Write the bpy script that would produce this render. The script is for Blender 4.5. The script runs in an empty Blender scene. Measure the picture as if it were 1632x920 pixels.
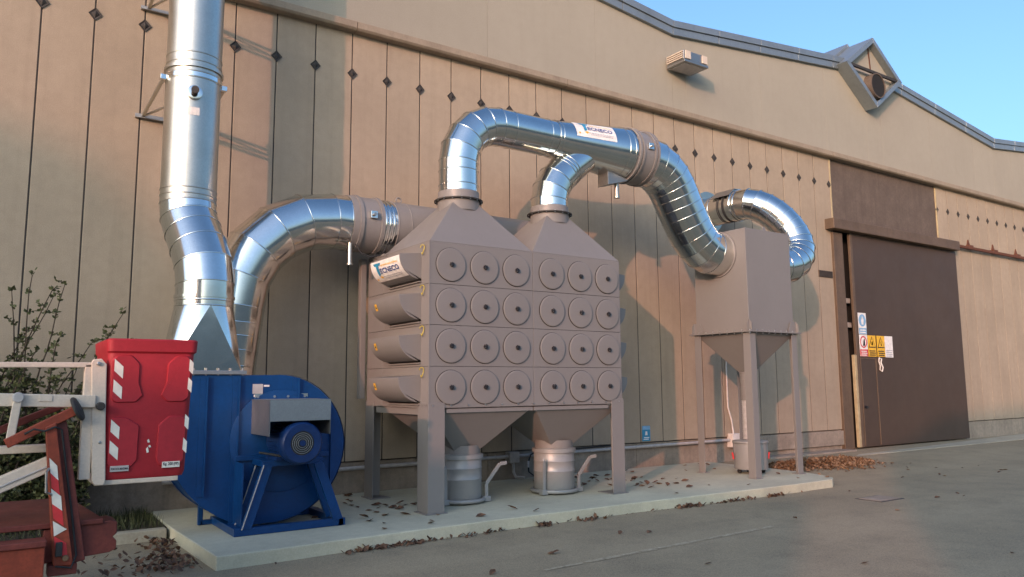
import bpy, bmesh, math, random
from mathutils import Vector, Matrix, Quaternion
random.seed(7)
PI = math.pi
R = math.radians
SC = bpy.context.scene
COL = SC.collection

# ------------------------------------------------------------------ camera
def cam_setup():
    yaw, pitch, roll = R(34.21645), R(7.1136), R(-0.42285)
    fw = Vector((math.sin(yaw)*math.cos(pitch), math.cos(yaw)*math.cos(pitch), math.sin(pitch)))
    rt = Vector((math.cos(yaw), -math.sin(yaw), 0)); up = rt.cross(fw)
    r2 = math.cos(roll)*rt + math.sin(roll)*up
    u2 = -math.sin(roll)*rt + math.cos(roll)*up
    cd = bpy.data.cameras.new('camera'); cd.sensor_width = 36; cd.lens = 27.118
    cd.clip_start = .05; cd.clip_end = 3000
    co = bpy.data.objects.new('camera', cd); COL.objects.link(co)
    m = Matrix((r2, u2, -fw)).transposed().to_4x4(); m.translation = (-0.28772, -10.52394, 1.62641)
    co.matrix_world = m; SC.camera = co
cam_setup()

# ------------------------------------------------------------------ light
SUN_AZ, SUN_EL = 56.3, 11.5           # travel azimuth from +Y towards +X, elevation
SUN_DIR = Vector((math.sin(R(SUN_AZ))*math.cos(R(SUN_EL)), math.cos(R(SUN_AZ))*math.cos(R(SUN_EL)), -math.sin(R(SUN_EL))))
SUN_E, SUN_C = .85, (1.0, .45, .30)
SKY_S, AIR, DUST, OZONE = .15, 1.0, 5.5, 3.9
def light_setup():
    w = bpy.data.worlds.new('World'); SC.world = w; w.use_nodes = True
    nt = w.node_tree; nt.nodes.clear()
    out = nt.nodes.new('ShaderNodeOutputWorld'); bg = nt.nodes.new('ShaderNodeBackground')
    sk = nt.nodes.new('ShaderNodeTexSky'); sk.sky_type = 'NISHITA'; sk.sun_disc = False
    sk.sun_elevation = R(SUN_EL); sk.sun_rotation = R(180+SUN_AZ)
    sk.altitude = 100; sk.air_density = AIR; sk.dust_density = DUST; sk.ozone_density = OZONE
    bg.inputs[1].default_value = SKY_S
    nt.links.new(sk.outputs[0], bg.inputs[0]); nt.links.new(bg.outputs[0], out.inputs[0])
    sd = bpy.data.lights.new('sun', 'SUN'); sd.energy = SUN_E; sd.angle = R(.55); sd.color = SUN_C
    so = bpy.data.objects.new('sun', sd); COL.objects.link(so)
    so.rotation_euler = SUN_DIR.to_track_quat('-Z', 'Y').to_euler(); so.location = (-20, -20, 20)
light_setup()
SC.view_settings.view_transform = 'Standard'; SC.view_settings.look = 'None'
SC.view_settings.gamma = 1; SC.view_settings.exposure = 1.6; SC.view_settings.use_curve_mapping = False

# ------------------------------------------------------------------ materials
MATS = {}
class NT:
    def __init__(s, name):
        s.m = bpy.data.materials.new(name); s.m.use_nodes = True; s.t = s.m.node_tree
        s.b = s.t.nodes['Principled BSDF']; s.pos = None
    def n(s, typ, **kw):
        x = s.t.nodes.new(typ)
        for k, v in kw.items(): setattr(x, k, v)
        return x
    def l(s, a, b): s.t.links.new(a, b)
    def P(s, scale=(1, 1, 1)):
        g = s.n('ShaderNodeNewGeometry'); mp = s.n('ShaderNodeMapping'); mp.inputs['Scale'].default_value = scale
        s.l(g.outputs['Position'], mp.inputs['Vector']); return mp.outputs[0]
    def noise(s, scale, detail=4, rough=.55, vec=None, stretch=(1, 1, 1)):
        t = s.n('ShaderNodeTexNoise'); t.inputs['Scale'].default_value = scale
        t.inputs['Detail'].default_value = detail; t.inputs['Roughness'].default_value = rough
        s.l(vec or s.P(stretch), t.inputs['Vector']); return t.outputs[0]
    def ramp(s, f, stops):
        r = s.n('ShaderNodeValToRGB'); e = r.color_ramp.elements
        while len(e) < len(stops): e.new(.5)
        for k, (p, c) in enumerate(stops): e[k].position = p; e[k].color = (*c, 1) if len(c) == 3 else c
        s.l(f, r.inputs[0]); return r.outputs[0]
    def mix(s, fac, a, b, mode='MIX'):
        x = s.n('ShaderNodeMix', data_type='RGBA', blend_type=mode)
        for sock, v in ((x.inputs[0], fac), (x.inputs[6], a), (x.inputs[7], b)):
            if isinstance(v, (int, float)): sock.default_value = v
            elif isinstance(v, tuple): sock.default_value = (*v, 1)
            else: s.l(v, sock)
        return x.outputs[2]
    def math(s, op, a, b=None):
        x = s.n('ShaderNodeMath', operation=op)
        for k, v in enumerate((a, b)):
            if v is None: continue
            if isinstance(v, (int, float)): x.inputs[k].default_value = v
            else: s.l(v, x.inputs[k])
        return x.outputs[0]
    def bump(s, h, strength, dist=.01):
        x = s.n('ShaderNodeBump'); x.inputs['Strength'].default_value = strength; x.inputs['Distance'].default_value = dist
        s.l(h, x.inputs['Height']); s.l(x.outputs[0], s.b.inputs['Normal'])
    def set(s, **kw):
        for k, v in kw.items():
            i = s.b.inputs[k.replace('_', ' ')]
            if isinstance(v, tuple): i.default_value = (*v, 1)
            elif isinstance(v, (int, float)): i.default_value = v
            else: s.l(v, i)

def mottled(name, col, var=.18, scale=3, fine=60, rough=.8, bump=.15, dist=.004, metal=0, streak=0, randv=0, fine_amt=.15, spec=.4):
    """a painted / cast surface: base colour with broad blotches, fine grain and optional vertical runs"""
    t = NT(name)
    d = tuple(c*(1-var) for c in col); u = tuple(min(1, c*(1+var)) for c in col)
    c = t.ramp(t.noise(scale, 5), [(.3, d), (.7, u)])
    f = t.noise(fine, 3, .7)
    c = t.mix(fine_amt, c, t.ramp(f, [(.3, tuple(k*.45 for k in col)), (.72, tuple(min(1, k*1.5) for k in col))]))
    mid = t.noise(scale*9, 6, .65)
    c = t.mix(t.ramp(mid, [(.42, (0, 0, 0)), (.8, (var*2.6,)*3)]), c, tuple(k*.62 for k in col))
    if streak:
        st = t.noise(1.0, 6, .6, stretch=(7, 7, .35))
        c = t.mix(t.ramp(st, [(.5, (0, 0, 0)), (.75, (streak,)*3)]), c, tuple(k*.5 for k in col))
    if randv:
        oi = t.n('ShaderNodeObjectInfo')
        k = t.math('ADD', t.math('MULTIPLY', oi.outputs['Random'], randv), 1-randv/2)
        hs = t.n('ShaderNodeHueSaturation'); t.l(c, hs.inputs['Color']); t.l(k, hs.inputs['Value']); c = hs.outputs[0]
    t.set(Base_Color=c, Metallic=metal, Specular_IOR_Level=spec)
    t.set(Roughness=t.math('ADD', t.math('MULTIPLY', t.noise(scale*3, 3), .2), rough-.1))
    if bump: t.bump(f, bump, dist)
    MATS[name] = t.m; return t.m

def galvanised(name, col, rough, spangle=.05, bumpy=.02, dirt=0.0):
    t = NT(name)
    v = t.n('ShaderNodeTexVoronoi'); v.inputs['Scale'].default_value = 70; t.l(t.P(), v.inputs['Vector'])
    sp = t.ramp(v.outputs['Color'], [(0, tuple(c*(1-spangle*2) for c in col)), (1, tuple(min(1, c*(1+spangle)) for c in col))])
    n1 = t.noise(2.2, 5, .6)
    c = t.mix(t.ramp(n1, [(.35, (0, 0, 0)), (.75, (.35+dirt,)*3)]), sp, tuple(k*.72 for k in col))
    t.set(Base_Color=c, Metallic=1.0)
    t.set(Roughness=t.math('ADD', t.math('MULTIPLY', t.noise(5, 4), .12), rough-.05))
    t.bump(t.noise(3.0, 2), bumpy, .05)
    MATS[name] = t.m; return t.m

def plain(name, col, rough=.6, metal=0, spec=.5):
    t = NT(name); n = t.noise(12, 4)
    t.set(Base_Color=t.ramp(n, [(.3, tuple(c*.85 for c in col)), (.7, tuple(min(1, c*1.12) for c in col))]), Roughness=rough, Metallic=metal, Specular_IOR_Level=spec)
    MATS[name] = t.m; return t.m

mottled('wall_concrete', (.375, .305, .224), .12, .8, 95, .9, .5, .006, streak=.22, randv=.09, fine_amt=.28, spec=.2)
mottled('fascia_concrete', (.345, .318, .255), .05, .6, 80, .9, .4, .005, streak=.06, randv=.03, fine_amt=.22, spec=.2)
mottled('ledge_concrete', (.30, .245, .18), .15, 2, 60, .9, .3, streak=.3)
mottled('plinth_concrete', (.30, .25, .195), .3, 1.6, 45, .95, .5, .008, streak=.5)
mottled('pad_concrete', (.50, .48, .355), .15, 1.1, 70, .9, .3, .004, fine_amt=.2)
mottled('kerb_concrete', (.40, .36, .27), .2, 3, 60, .92, .4, .006)
mottled('backing', (.05, .045, .04), .2, 3, 50, .95, .1)
mottled('anchor_dark', (.055, .05, .045), .3, 9, 60, .7, .2, metal=.3)
mottled('grey_paint', (.205, .193, .180), .035, 1.2, 260, .5, .12, .0015, fine_amt=.06)
mottled('grey_paint_duct', (.225, .212, .20), .05, 1.5, 200, .42, .08, .0015, fine_amt=.05)
mottled('drum_paint', (.30, .30, .29), .06, 2, 150, .4, .06, .001, metal=.2, fine_amt=.06)
mottled('blue_paint', (.003, .042, .150), .2, 2.5, 120, .34, .05, .001, fine_amt=.06)
mottled('motor_blue', (.006, .030, .115), .2, 6, 120, .4, .06, .001)
mottled('red_plastic', (.36, .020, .030), .16, 3.0, 90, .55, .10, .001, streak=.3, fine_amt=.10)
mottled('orange_steel', (.26, .048, .022), .35, 5, 60, .6, .2, .002, streak=.3)
mottled('dark_red_steel', (.16, .035, .025), .35, 4, 60, .6, .2, .002, streak=.3)
mottled('cream_paint', (.60, .51, .41), .05, 4, 60, .5, .1, .001, streak=.35)
mottled('door_brown', (.070, .046, .031), .10, .7, 140, .55, .08, .001, streak=.12, fine_amt=.1)
mottled('cladding_brown', (.13, .098, .075), .22, 2.2, 60, .8, .3, .004, streak=.35, fine_amt=.25)
mottled('frame_brown', (.125, .085, .055), .2, 2.0, 60, .6, .15, .002, streak=.35)
mottled('flashing', (.26, .30, .315), .10, 1.5, 60, .42, .05, .001, metal=.55, streak=.2)
mottled('rust', (.13, .05, .028), .4, 12, 80, .9, .4)
mottled('bark', (.07, .05, .035), .3, 20, 90, .9, .5)
mottled('soil', (.07, .055, .035), .4, 8, 70, 1, .6, .02)
mottled('wood', (.40, .27, .13), .25, 6, 50, .8, .2)
mottled('yellow_edge', (.42, .34, .20), .2, 8, 60, .6, .2, streak=.4)
mottled('plaster', (.42, .38, .32), .12, 1, 60, .9, .2)
mottled('roof_tile', (.22, .09, .05), .25, 2, 30, .9, .3)
galvanised('galvanised', (.72, .73, .70), .13, .03, .025)
galvanised('galvanised_dull', (.56, .55, .49), .36, .05, .03, .15)
galvanised('galvanised_box', (.40, .40, .385), .5, .05, .02, .1)
plain('black_plastic', (.015, .015, .017), .35)
plain('black_rubber', (.02, .02, .02), .8)
plain('dark_gap', (.012, .011, .010), .9)
plain('conduit_grey', (.42, .40, .38), .45)
plain('white_plastic', (.70, .67, .62), .5)
plain('sign_white', (.80, .77, .72), .45)
plain('sign_blue', (.03, .25, .42), .45)
plain('sign_navy', (.025, .075, .24), .45)
plain('sign_yellow', (.80, .46, .03), .45)
plain('sign_red', (.60, .035, .04), .45)
plain('sign_sky', (.22, .42, .62), .45)
plain('sign_black', (.015, .015, .015), .5)
plain('line_grey', (.45, .46, .48), .5)
plain('reflective_white', (.70, .68, .60), .4)
plain('steel_bolt', (.45, .45, .44), .35, .9)
plain('green_yellow', (.50, .40, .06), .5)
plain('glass_dark', (.05, .055, .06), .08, 0, .8)
plain('skylight_sheet', (.55, .50, .46), .4)
plain('oil_dark', (.035, .032, .03), .6)

def leaf_mat(name, a, b, rough=.7):
    t = NT(name); v = t.n('ShaderNodeTexWhiteNoise', noise_dimensions='3D')
    g = t.n('ShaderNodeNewGeometry'); sn = t.n('ShaderNodeVectorMath', operation='SNAP')
    sn.inputs[1].default_value = (.035, .035, .035); t.l(g.outputs['Position'], sn.inputs[0]); t.l(sn.outputs[0], v.inputs['Vector'])
    t.set(Base_Color=t.ramp(v.outputs['Value'], [(0, a), (1, b)]), Roughness=rough); MATS[name] = t.m
leaf_mat('leaf_green', (.035, .045, .014), (.12, .125, .040))
leaf_mat('leaf_yellow', (.30, .26, .03), (.45, .36, .05))
leaf_mat('leaf_dry', (.05, .028, .018), (.17, .085, .045), .9)
leaf_mat('leaf_dry_light', (.10, .058, .03), (.27, .16, .085), .9)
leaf_mat('grass', (.025, .035, .010), (.075, .08, .025))

def asphalt():
    t = NT('asphalt')
    big = t.noise(.35, 6, .6); mid = t.noise(2.0, 5, .6)
    c = t.ramp(big, [(.3, (.235, .193, .125)), (.7, (.36, .295, .19))])
    c = t.mix(t.ramp(mid, [(.45, (0, 0, 0)), (.72, (.6,)*3)]), c, (.17, .142, .098))
    # pale tyre-worn drifts running along the wall
    st = t.noise(.6, 5, .6, stretch=(.25, 1.6, 1))
    c = t.mix(t.ramp(st, [(.47, (0, 0, 0)), (.75, (.6,)*3)]), c, (.43, .355, .235))
    v = t.n('ShaderNodeTexVoronoi'); v.inputs['Scale'].default_value = 130; t.l(t.P(), v.inputs['Vector'])
    c = t.mix(.30, c, t.ramp(v.outputs['Color'], [(.2, (.10, .083, .058)), (.85, (.52, .435, .29))]))
    t.set(Base_Color=c, Roughness=.92, Specular_IOR_Level=.25)
    t.bump(v.outputs['Distance'], .35, .006); MATS['asphalt'] = t.m
asphalt()

# ------------------------------------------------------------------ mesh helpers
class MB:
    def __init__(s): s.v = []; s.f = []
    def add(s, vs, fs):
        o = len(s.v); s.v += [tuple(p) for p in vs]; s.f += [tuple(i+o for i in q) for q in fs]; return s
    def box(s, x0, x1, y0, y1, z0, z1):
        return s.add([(x0,y0,z0),(x1,y0,z0),(x1,y1,z0),(x0,y1,z0),(x0,y0,z1),(x1,y0,z1),(x1,y1,z1),(x0,y1,z1)],
                     [(3,2,1,0),(4,5,6,7),(0,1,5,4),(1,2,6,5),(2,3,7,6),(3,0,4,7)])
    def hexa(s, p):   # 8 corners ordered as in box
        return s.add(p, [(3,2,1,0),(4,5,6,7),(0,1,5,4),(1,2,6,5),(2,3,7,6),(3,0,4,7)])
    def bar(s, a, b, w, h, up=(0, 0, 1)):
        a = Vector(a); b = Vector(b); d = (b-a).normalized(); up = Vector(up)
        if abs(d.dot(up)) > .98: up = Vector((1, 0, 0))
        x = d.cross(up).normalized(); y = x.cross(d).normalized()
        q = [(-w/2, -h/2), (w/2, -h/2), (w/2, h/2), (-w/2, h/2)]
        vs = [a+x*i+y*j for i, j in q]+[b+x*i+y*j for i, j in q]
        return s.add(vs, [(0,1,2,3),(7,6,5,4),(0,4,5,1),(1,5,6,2),(2,6,7,3),(3,7,4,0)])
    def cyl(s, a, b, r0, r1=None, n=24, cap=True):
        r1 = r0 if r1 is None else r1
        a = Vector(a); b = Vector(b); d = (b-a).normalized()
        u = d.orthogonal().normalized(); w = d.cross(u)
        vs = []
        for c, r in ((a, r0), (b, r1)):
            vs += [c+(u*math.cos(2*PI*k/n)+w*math.sin(2*PI*k/n))*r for k in range(n)]
        fs = [(k, (k+1) % n, n+(k+1) % n, n+k) for k in range(n)]
        if cap: fs += [tuple(range(n-1, -1, -1)), tuple(range(n, 2*n))]
        return s.add(vs, fs)
    def lathe(s, c, axis, prof, n=32, caps=True):
        """prof: (distance along axis, radius)"""
        c = Vector(c); d = Vector(axis).normalized(); u = d.orthogonal().normalized(); w = d.cross(u)
        vs = []; fs = []; m = len(prof)
        for h, r in prof: vs += [c+d*h+(u*math.cos(2*PI*k/n)+w*math.sin(2*PI*k/n))*r for k in range(n)]
        for i in range(m-1): fs += [(i*n+k, i*n+(k+1) % n, (i+1)*n+(k+1) % n, (i+1)*n+k) for k in range(n)]
        if caps: fs += [tuple(range(n-1, -1, -1)), tuple(range((m-1)*n, m*n))]
        return s.add(vs, fs)
    def prism(s, poly, fn0, fn1):
        n = len(poly); vs = [fn0(*p) for p in poly]+[fn1(*p) for p in poly]
        return s.add(vs, [tuple(range(n)), tuple(range(2*n-1, n-1, -1))]+[(k, n+k, n+(k+1) % n, (k+1) % n) for k in range(n)])
    def torus(s, c, axis, r, t, n=32, m=8):
        c = Vector(c); d = Vector(axis).normalized(); u = d.orthogonal().normalized(); w = d.cross(u)
        vs = []
        for k in range(n):
            e = u*math.cos(2*PI*k/n)+w*math.sin(2*PI*k/n)
            vs += [c+e*(r+t*math.cos(2*PI*j/m))+d*t*math.sin(2*PI*j/m) for j in range(m)]
        return s.add(vs, [(k*m+j, ((k+1) % n)*m+j, ((k+1) % n)*m+(j+1) % m, k*m+(j+1) % m) for k in range(n) for j in range(m)])
    def tube(s, pts, r, n=10):
        pts = [Vector(p) for p in pts]; t0 = (pts[1]-pts[0]).normalized(); u = t0.orthogonal().normalized()
        vs = []; rr = r if isinstance(r, (list, tuple)) else [r]*len(pts)
        for i, p in enumerate(pts):
            t = (pts[min(i+1, len(pts)-1)]-pts[max(i-1, 0)]).normalized()
            u = (u-t*u.dot(t)).normalized(); w = t.cross(u)
            vs += [p+(u*math.cos(2*PI*k/n)+w*math.sin(2*PI*k/n))*rr[i] for k in range(n)]
        fs = [(i*n+k, i*n+(k+1) % n, (i+1)*n+(k+1) % n, (i+1)*n+k) for i in range(len(pts)-1) for k in range(n)]
        fs += [tuple(range(n-1, -1, -1)), tuple(range((len(pts)-1)*n, len(pts)*n))]
        return s.add(vs, fs)
    def build(s, name, mat, parent=None, bevel=0, smooth=None, seg=2):
        me = bpy.data.meshes.new(name); me.from_pydata(s.v, [], s.f); me.update()
        bm = bmesh.new(); bm.from_mesh(me); bmesh.ops.recalc_face_normals(bm, faces=bm.faces); bm.to_mesh(me); bm.free()
        return link(name, me, mat, parent, bevel, smooth, seg)

def link(name, me, mat, parent=None, bevel=0, smooth=None, seg=2):
    o = bpy.data.objects.new(name, me); COL.objects.link(o)
    if len(me.materials) == 0: me.materials.append(MATS[mat])
    if smooth:
        for p in me.polygons: p.use_smooth = True
        me.set_sharp_from_angle(angle=R(smooth))
    if bevel:
        b = o.modifiers.new('edge', 'BEVEL'); b.width = bevel; b.segments = seg; b.limit_method = 'ANGLE'; b.angle_limit = R(40)
        b.harden_normals = False
    if parent is not None: child(o, parent)
    return o

ROOTLOC = {}
def child(o, parent):
    o.parent = parent
    o.matrix_parent_inverse = Matrix.Translation(-ROOTLOC.get(parent.name, Vector((0, 0, 0))))

def tag(o, label=None, cat=None, group=None, kind=None):
    if label: o['label'] = label
    if cat: o['category'] = cat
    if group: o['group'] = group
    if kind: o['kind'] = kind
    return o
def thing(name, label, cat, loc, group=None):
    e = bpy.data.objects.new(name, None); COL.objects.link(e); e.location = loc; e.empty_display_size = .2
    ROOTLOC[e.name] = Vector(loc); return tag(e, label, cat, group)

def text_mesh(body, size, bold=False):
    cu = bpy.data.curves.new('t', 'FONT'); cu.body = body; cu.size = size; cu.align_x = 'LEFT'; cu.resolution_u = 2
    if bold: cu.offset = size*.022
    ob = bpy.data.objects.new('t', cu); COL.objects.link(ob)
    bpy.context.view_layer.update()
    me = bpy.data.meshes.new_from_object(ob.evaluated_get(bpy.context.evaluated_depsgraph_get()))
    vs = [v.co.copy() for v in me.vertices]; fs = [tuple(p.vertices) for p in me.polygons]
    bpy.data.objects.remove(ob); bpy.data.curves.remove(cu); bpy.data.meshes.remove(me)
    return vs, fs
def lettering(name, body, size, width, fn, mat, parent, bold=True):
    """flat text mapped through fn(u, v) -> point; squeezed to the given width"""
    vs, fs = text_mesh(body, size, bold)
    x0 = min(v.x for v in vs); x1 = max(v.x for v in vs); y0 = min(v.y for v in vs)
    k = width/(x1-x0)
    mb = MB(); mb.add([fn((v.x-x0)*k, v.y-y0) for v in vs], fs)
    return mb.build(name, mat, parent)

# ------------------------------------------------------------------ ground
def sstep(a, b, x):
    t = max(0, min(1, (x-a)/(b-a))); return t*t*(3-2*t)
def gz(x, y):
    return .10*sstep(-3.2, -.4, y)*sstep(10.3, 12.6, x)
def frange(a, b, n): return [a+(b-a)*k/n for k in range(n+1)]
gx = [-500, -120, -40]+frange(-16, 34, 100)+[60, 150, 500]
gy = [-500, -120, -40]+frange(-16, .4, 48)+[20, 120, 500]
m = MB()
m.add([(x, y, gz(x, min(y, 0))) for y in gy for x in gx],
      [(j*len(gx)+i, j*len(gx)+i+1, (j+1)*len(gx)+i+1, (j+1)*len(gx)+i) for j in range(len(gy)-1) for i in range(len(gx)-1)])
tag(m.build('asphalt_yard', 'asphalt', smooth=60), 'worn grey asphalt yard in front of the warehouse', None, None, 'structure')

# concrete pad with a slightly uneven front edge and a worn right end
def pad():
    pts = [(1.50, -.03), (1.47, -1.2), (1.52, -3.14)]
    for k in range(1, 24):
        x = 1.52+(10.6-1.52)*k/24
        pts.append((x, -3.14+.10*math.sin(PI*min(1, k/20))+random.uniform(-.012, .012)))
    pts += [(10.78, -3.12), (10.98, -3.0), (11.15, -2.7), (11.28, -2.2), (11.34, -1.5), (11.36, -.03)]
    mb = MB(); mb.prism(pts, lambda x, y: (x, y, .125), lambda x, y: (x, y, -.06))
    return mb.build('concrete_pad', 'pad_concrete', bevel=.012)
tag(pad(), 'long pale grey concrete pad carrying the fan and filter', 'slab', None, 'structure')
m = MB(); m.prism([(11.37, -.9), (16.3, -.95), (28, -.95), (28, -.03), (11.37, -.03)], lambda x, y: (x, y, gz(x, y)+.014), lambda x, y: (x, y, -.03))
tag(m.build('door_apron', 'kerb_concrete', bevel=.006), 'concrete strip along the foot of the warehouse wall by the brown door', None, None, 'structure')
# soil bed with kerb stones on the left
m = MB(); m.prism([(-7, -1.2), (1.46, -1.2), (1.48, -.03), (-7, -.03)], lambda x, y: (x, y, .11), lambda x, y: (x, y, -.05))
tag(m.build('soil_bed', 'soil'), 'bare soil strip between kerb and warehouse wall', None, None, 'structure')
kerb = thing('kerb', 'low concrete kerb edging the grass beside the pad', 'kerb', (0, -1.27, 0))
for k in range(9):
    x1 = 1.44-k*.93
    m = MB(); m.box(x1-.92, x1, -1.34, -1.205, -.05, .118+random.uniform(-.004, .004)); m.build('kerb_stone', 'kerb_concrete', kerb, .012)

# faded white line, iron cover
m = MB()
for k in range(14):
    x = 3.9+k*.24+random.uniform(-.02, .02); w = random.uniform(.05, .085); yy = -4.80+.048*(x-4.8)
    m.add([(x, yy-w/2, .0042), (x+.235, yy-w/2+.011, .0042), (x+.235, yy+w/2+.011, .0042), (x, yy+w/2, .0042)], [(0, 1, 2, 3)])
def faded():
    t = NT('faded_line'); n = t.noise(22, 5, .7)
    t.set(Base_Color=t.ramp(n, [(.42, (.31, .255, .165)), (.66, (.48, .41, .29))]), Roughness=.9); MATS['faded_line'] = t.m
faded()
tag(m.build('painted_line', 'faded_line'), 'faded pale painted line crossing the asphalt', None, None, 'structure')
cov = thing('manhole_cover', 'dark square iron cover set in the asphalt near the pad end', 'manhole cover', (10.2, -4.22, 0))
m = MB(); m.box(9.93, 10.5, -4.42, -4.02, -.02, .006); m.build('frame', 'oil_dark', cov, .004)
m = MB(); m.box(9.965, 10.465, -4.385, -4.055, -.02, .011); m.build('plate', 'plinth_concrete', cov, .004)

# ------------------------------------------------------------------ warehouse
WH = thing('warehouse', 'long tan concrete panel warehouse with zigzag metal roof edge', 'building', (10, 0, 0))
ZB, ZL = .567, 6.92
SP = .57
def wall_panel_mesh(w, z0, z1, name):
    m = MB(); m.box(0, w, 0, .12, z0, z1)
    me = bpy.data.meshes.new(name); me.from_pydata(m.v, [], m.f)
    bm = bmesh.new(); bm.from_mesh(me)
    bmesh.ops.recalc_face_normals(bm, faces=bm.faces)
    bmesh.ops.bevel(bm, geom=[e for e in bm.edges], offset=.004, segments=1, affect='EDGES')
    bm.to_mesh(me); bm.free(); me.materials.append(MATS['wall_concrete']); return me
pm = wall_panel_mesh(SP-.018, ZB, ZL+.02, 'wall_panel')
seams = [k*SP for k in range(-14, 28)] + [20.89+k*SP for k in range(0, 19)]
for x in seams:
    if abs(x-27*SP) < .01:      # last panel before the door is a little wider, reaching the brown post
        o = link('wall_panel', wall_panel_mesh(SP+.06, ZB, ZL+.02, 'wall_panel_end'), 'wall_concrete', WH)
    else: o = link('wall_panel', pm, 'wall_concrete', WH)
    o.location = (x+.009, 0, 0)
jm = None
for x in seams:
    if jm is None:
        m = MB(); m.box(-.0095, .0095, .007, .06, ZB, ZL); o = m.build('joint_sealant', 'backing', WH); jm = o.data
    else: o = link('joint_sealant', jm, 'backing', WH)
    o.location = (x, 0, 0)
m = MB(); m.add([(-.078, 0, 0), (0, 0, -.085), (.078, 0, 0), (0, 0, .085), (-.05, -.004, 0), (0, -.004, -.055), (.05, -.004, 0), (0, -.004, .055),
                 (-.078, -.012, 0), (0, -.012, -.085), (.078, -.012, 0), (0, -.012, .085), (0, -.026, 0)],
                [(0, 8, 9, 1), (1, 9, 10, 2), (2, 10, 11, 3), (3, 11, 8, 0), (8, 4, 5, 9), (9, 5, 6, 10), (10, 6, 7, 11), (11, 7, 4, 8), (4, 12, 5), (5, 12, 6), (6, 12, 7), (7, 12, 4)])
dm = None
for x in [k*SP for k in range(-13, 29)] + [20.89+k*SP for k in range(0, 19)]:
    if dm is None:
        o = m.build('anchor_plate', 'anchor_dark', WH); dm = o.data
    else: o = link('anchor_plate', dm, 'anchor_dark', WH)
    o.location = (x, -.002, 6.284); o.rotation_euler = (0, R(random.uniform(-3, 3)), 0)
# core behind the joints, plinth, ledge
m = MB(); m.box(-8, 15.9, .1, .3, 0, 8.0); m.box(15.9, 21.0, .34, .5, 0, 8); m.box(21.0, 32, .1, .3, 0, 8.0); m.build('core_wall', 'backing', WH)
for x0, x1 in ((-8, -.2), (-.2, 3.2), (3.2, 6.4), (6.4, 9.6), (9.6, 12.8), (12.8, 15.95), (21.0, 24.5), (24.5, 28), (28, 32)):
    m = MB(); m.box(x0+.003, x1-.003, .03, .14, -.1, ZB-.018); m.build('plinth', 'plinth_concrete', WH, .01)
m = MB(); m.box(12.85, 15.97, -.03, .028, .22, ZB-.03); m.build('plinth_beam', 'plinth_concrete', WH, .012)
m = MB(); m.box(12.9, 15.9, -.35, .02, .02, .13); m.build('step', 'plinth_concrete', WH, .01)
x = -8
while x < 32:
    m = MB(); m.prism([(-.16, ZL+.03), (-.16, ZL+.13), (.1, ZL+.17), (.1, ZL+.0), (-.13, ZL+.0)], lambda y, z: (x+.004, y, z), lambda y, z: (x+3.996, y, z))
    m.build('ledge', 'ledge_concrete', WH, .006); x += 4
# upper fascia with zigzag roofline
ROOF = [(-9.9, 9.40), (-2.82, 8.66), (4.0, 9.42), (10.82, 8.68), (17.72, 9.42), (24.42, 8.62), (31.2, 9.38), (34, 9.1)]
def rz(x):
    for (a, za), (b, zb) in zip(ROOF, ROOF[1:]):
        if a <= x <= b: return za+(zb-za)*(x-a)/(b-a)
cuts = sorted([-8+k*2.4 for k in range(17)]+[p[0] for p in ROOF[1:-1]])
for a, b in zip(cuts, cuts[1:]):
    m = MB(); g = .0025 if abs(b-10.82) > .1 else .0005
    m.prism([(a+g, ZL+.12), (b-g, ZL+.12), (b-g, rz(b)), (a+g, rz(a))], lambda x, z: (x, .0, z), lambda x, z: (x, .2, z))
    m.build('fascia_panel', 'fascia_concrete', WH)
for (a, za), (b, zb) in zip(ROOF[:-1], ROOF[1:]):
    n = max(1, round((b-a)/1.5))
    for k in range(n):
        x0 = a+(b-a)*k/n+.006; x1 = a+(b-a)*(k+1)/n-.006
        if x1 < -8: continue
        for dz0, dz1, y0 in ((-.03, .125, -.07), (.128, .27, -.10)):
            m = MB(); m.prism([(x0, rz(x0)+dz0), (x1, rz(x1)+dz0), (x1, rz(x1)+dz1), (x0, rz(x0)+dz1)], lambda x, z: (x, y0, z), lambda x, z: (x, .25, z))
            m.build('roof_flashing', 'flashing', WH, .006)
    m = MB(); m.add([(a, .2, za+.2), (b, .2, zb+.2), (b, 40, zb+.2), (a, 40, za+.2)], [(0, 1, 2, 3)]); m.build('roof', 'flashing', WH)
# brown door bay
m = MB()
m.box(16.06, 20.87, .02, .3, 5.36, 6.93); m.build('cladding_panel', 'cladding_brown', WH, .006)
for xx in (16.035, 20.875):
    m = MB(); m.box(xx-.022, xx+.022, -.012, .1, 5.40, 6.915); m.build('jamb_strip', 'yellow_edge', WH, .004)
m = MB(); m.box(15.93, 16.30, -.06, .26, .05, 5.14); m.build('door_post', 'frame_brown', WH, .012)
m = MB(); m.box(15.72, 21.50, -.24, .02, 5.17, 5.42); m.build('track_cover', 'frame_brown', WH, .015)
m = MB(); m.box(16.30, 21.0, .26, .33, .05, 5.36); m.build('dark_interior', 'dark_gap', WH)
for zz in (2.92, 3.5): m = MB(); m.box(16.31, 16.75, .12, .2, zz, zz+.12); m.build('interior_rail', 'conduit_grey', WH, .01)
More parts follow.
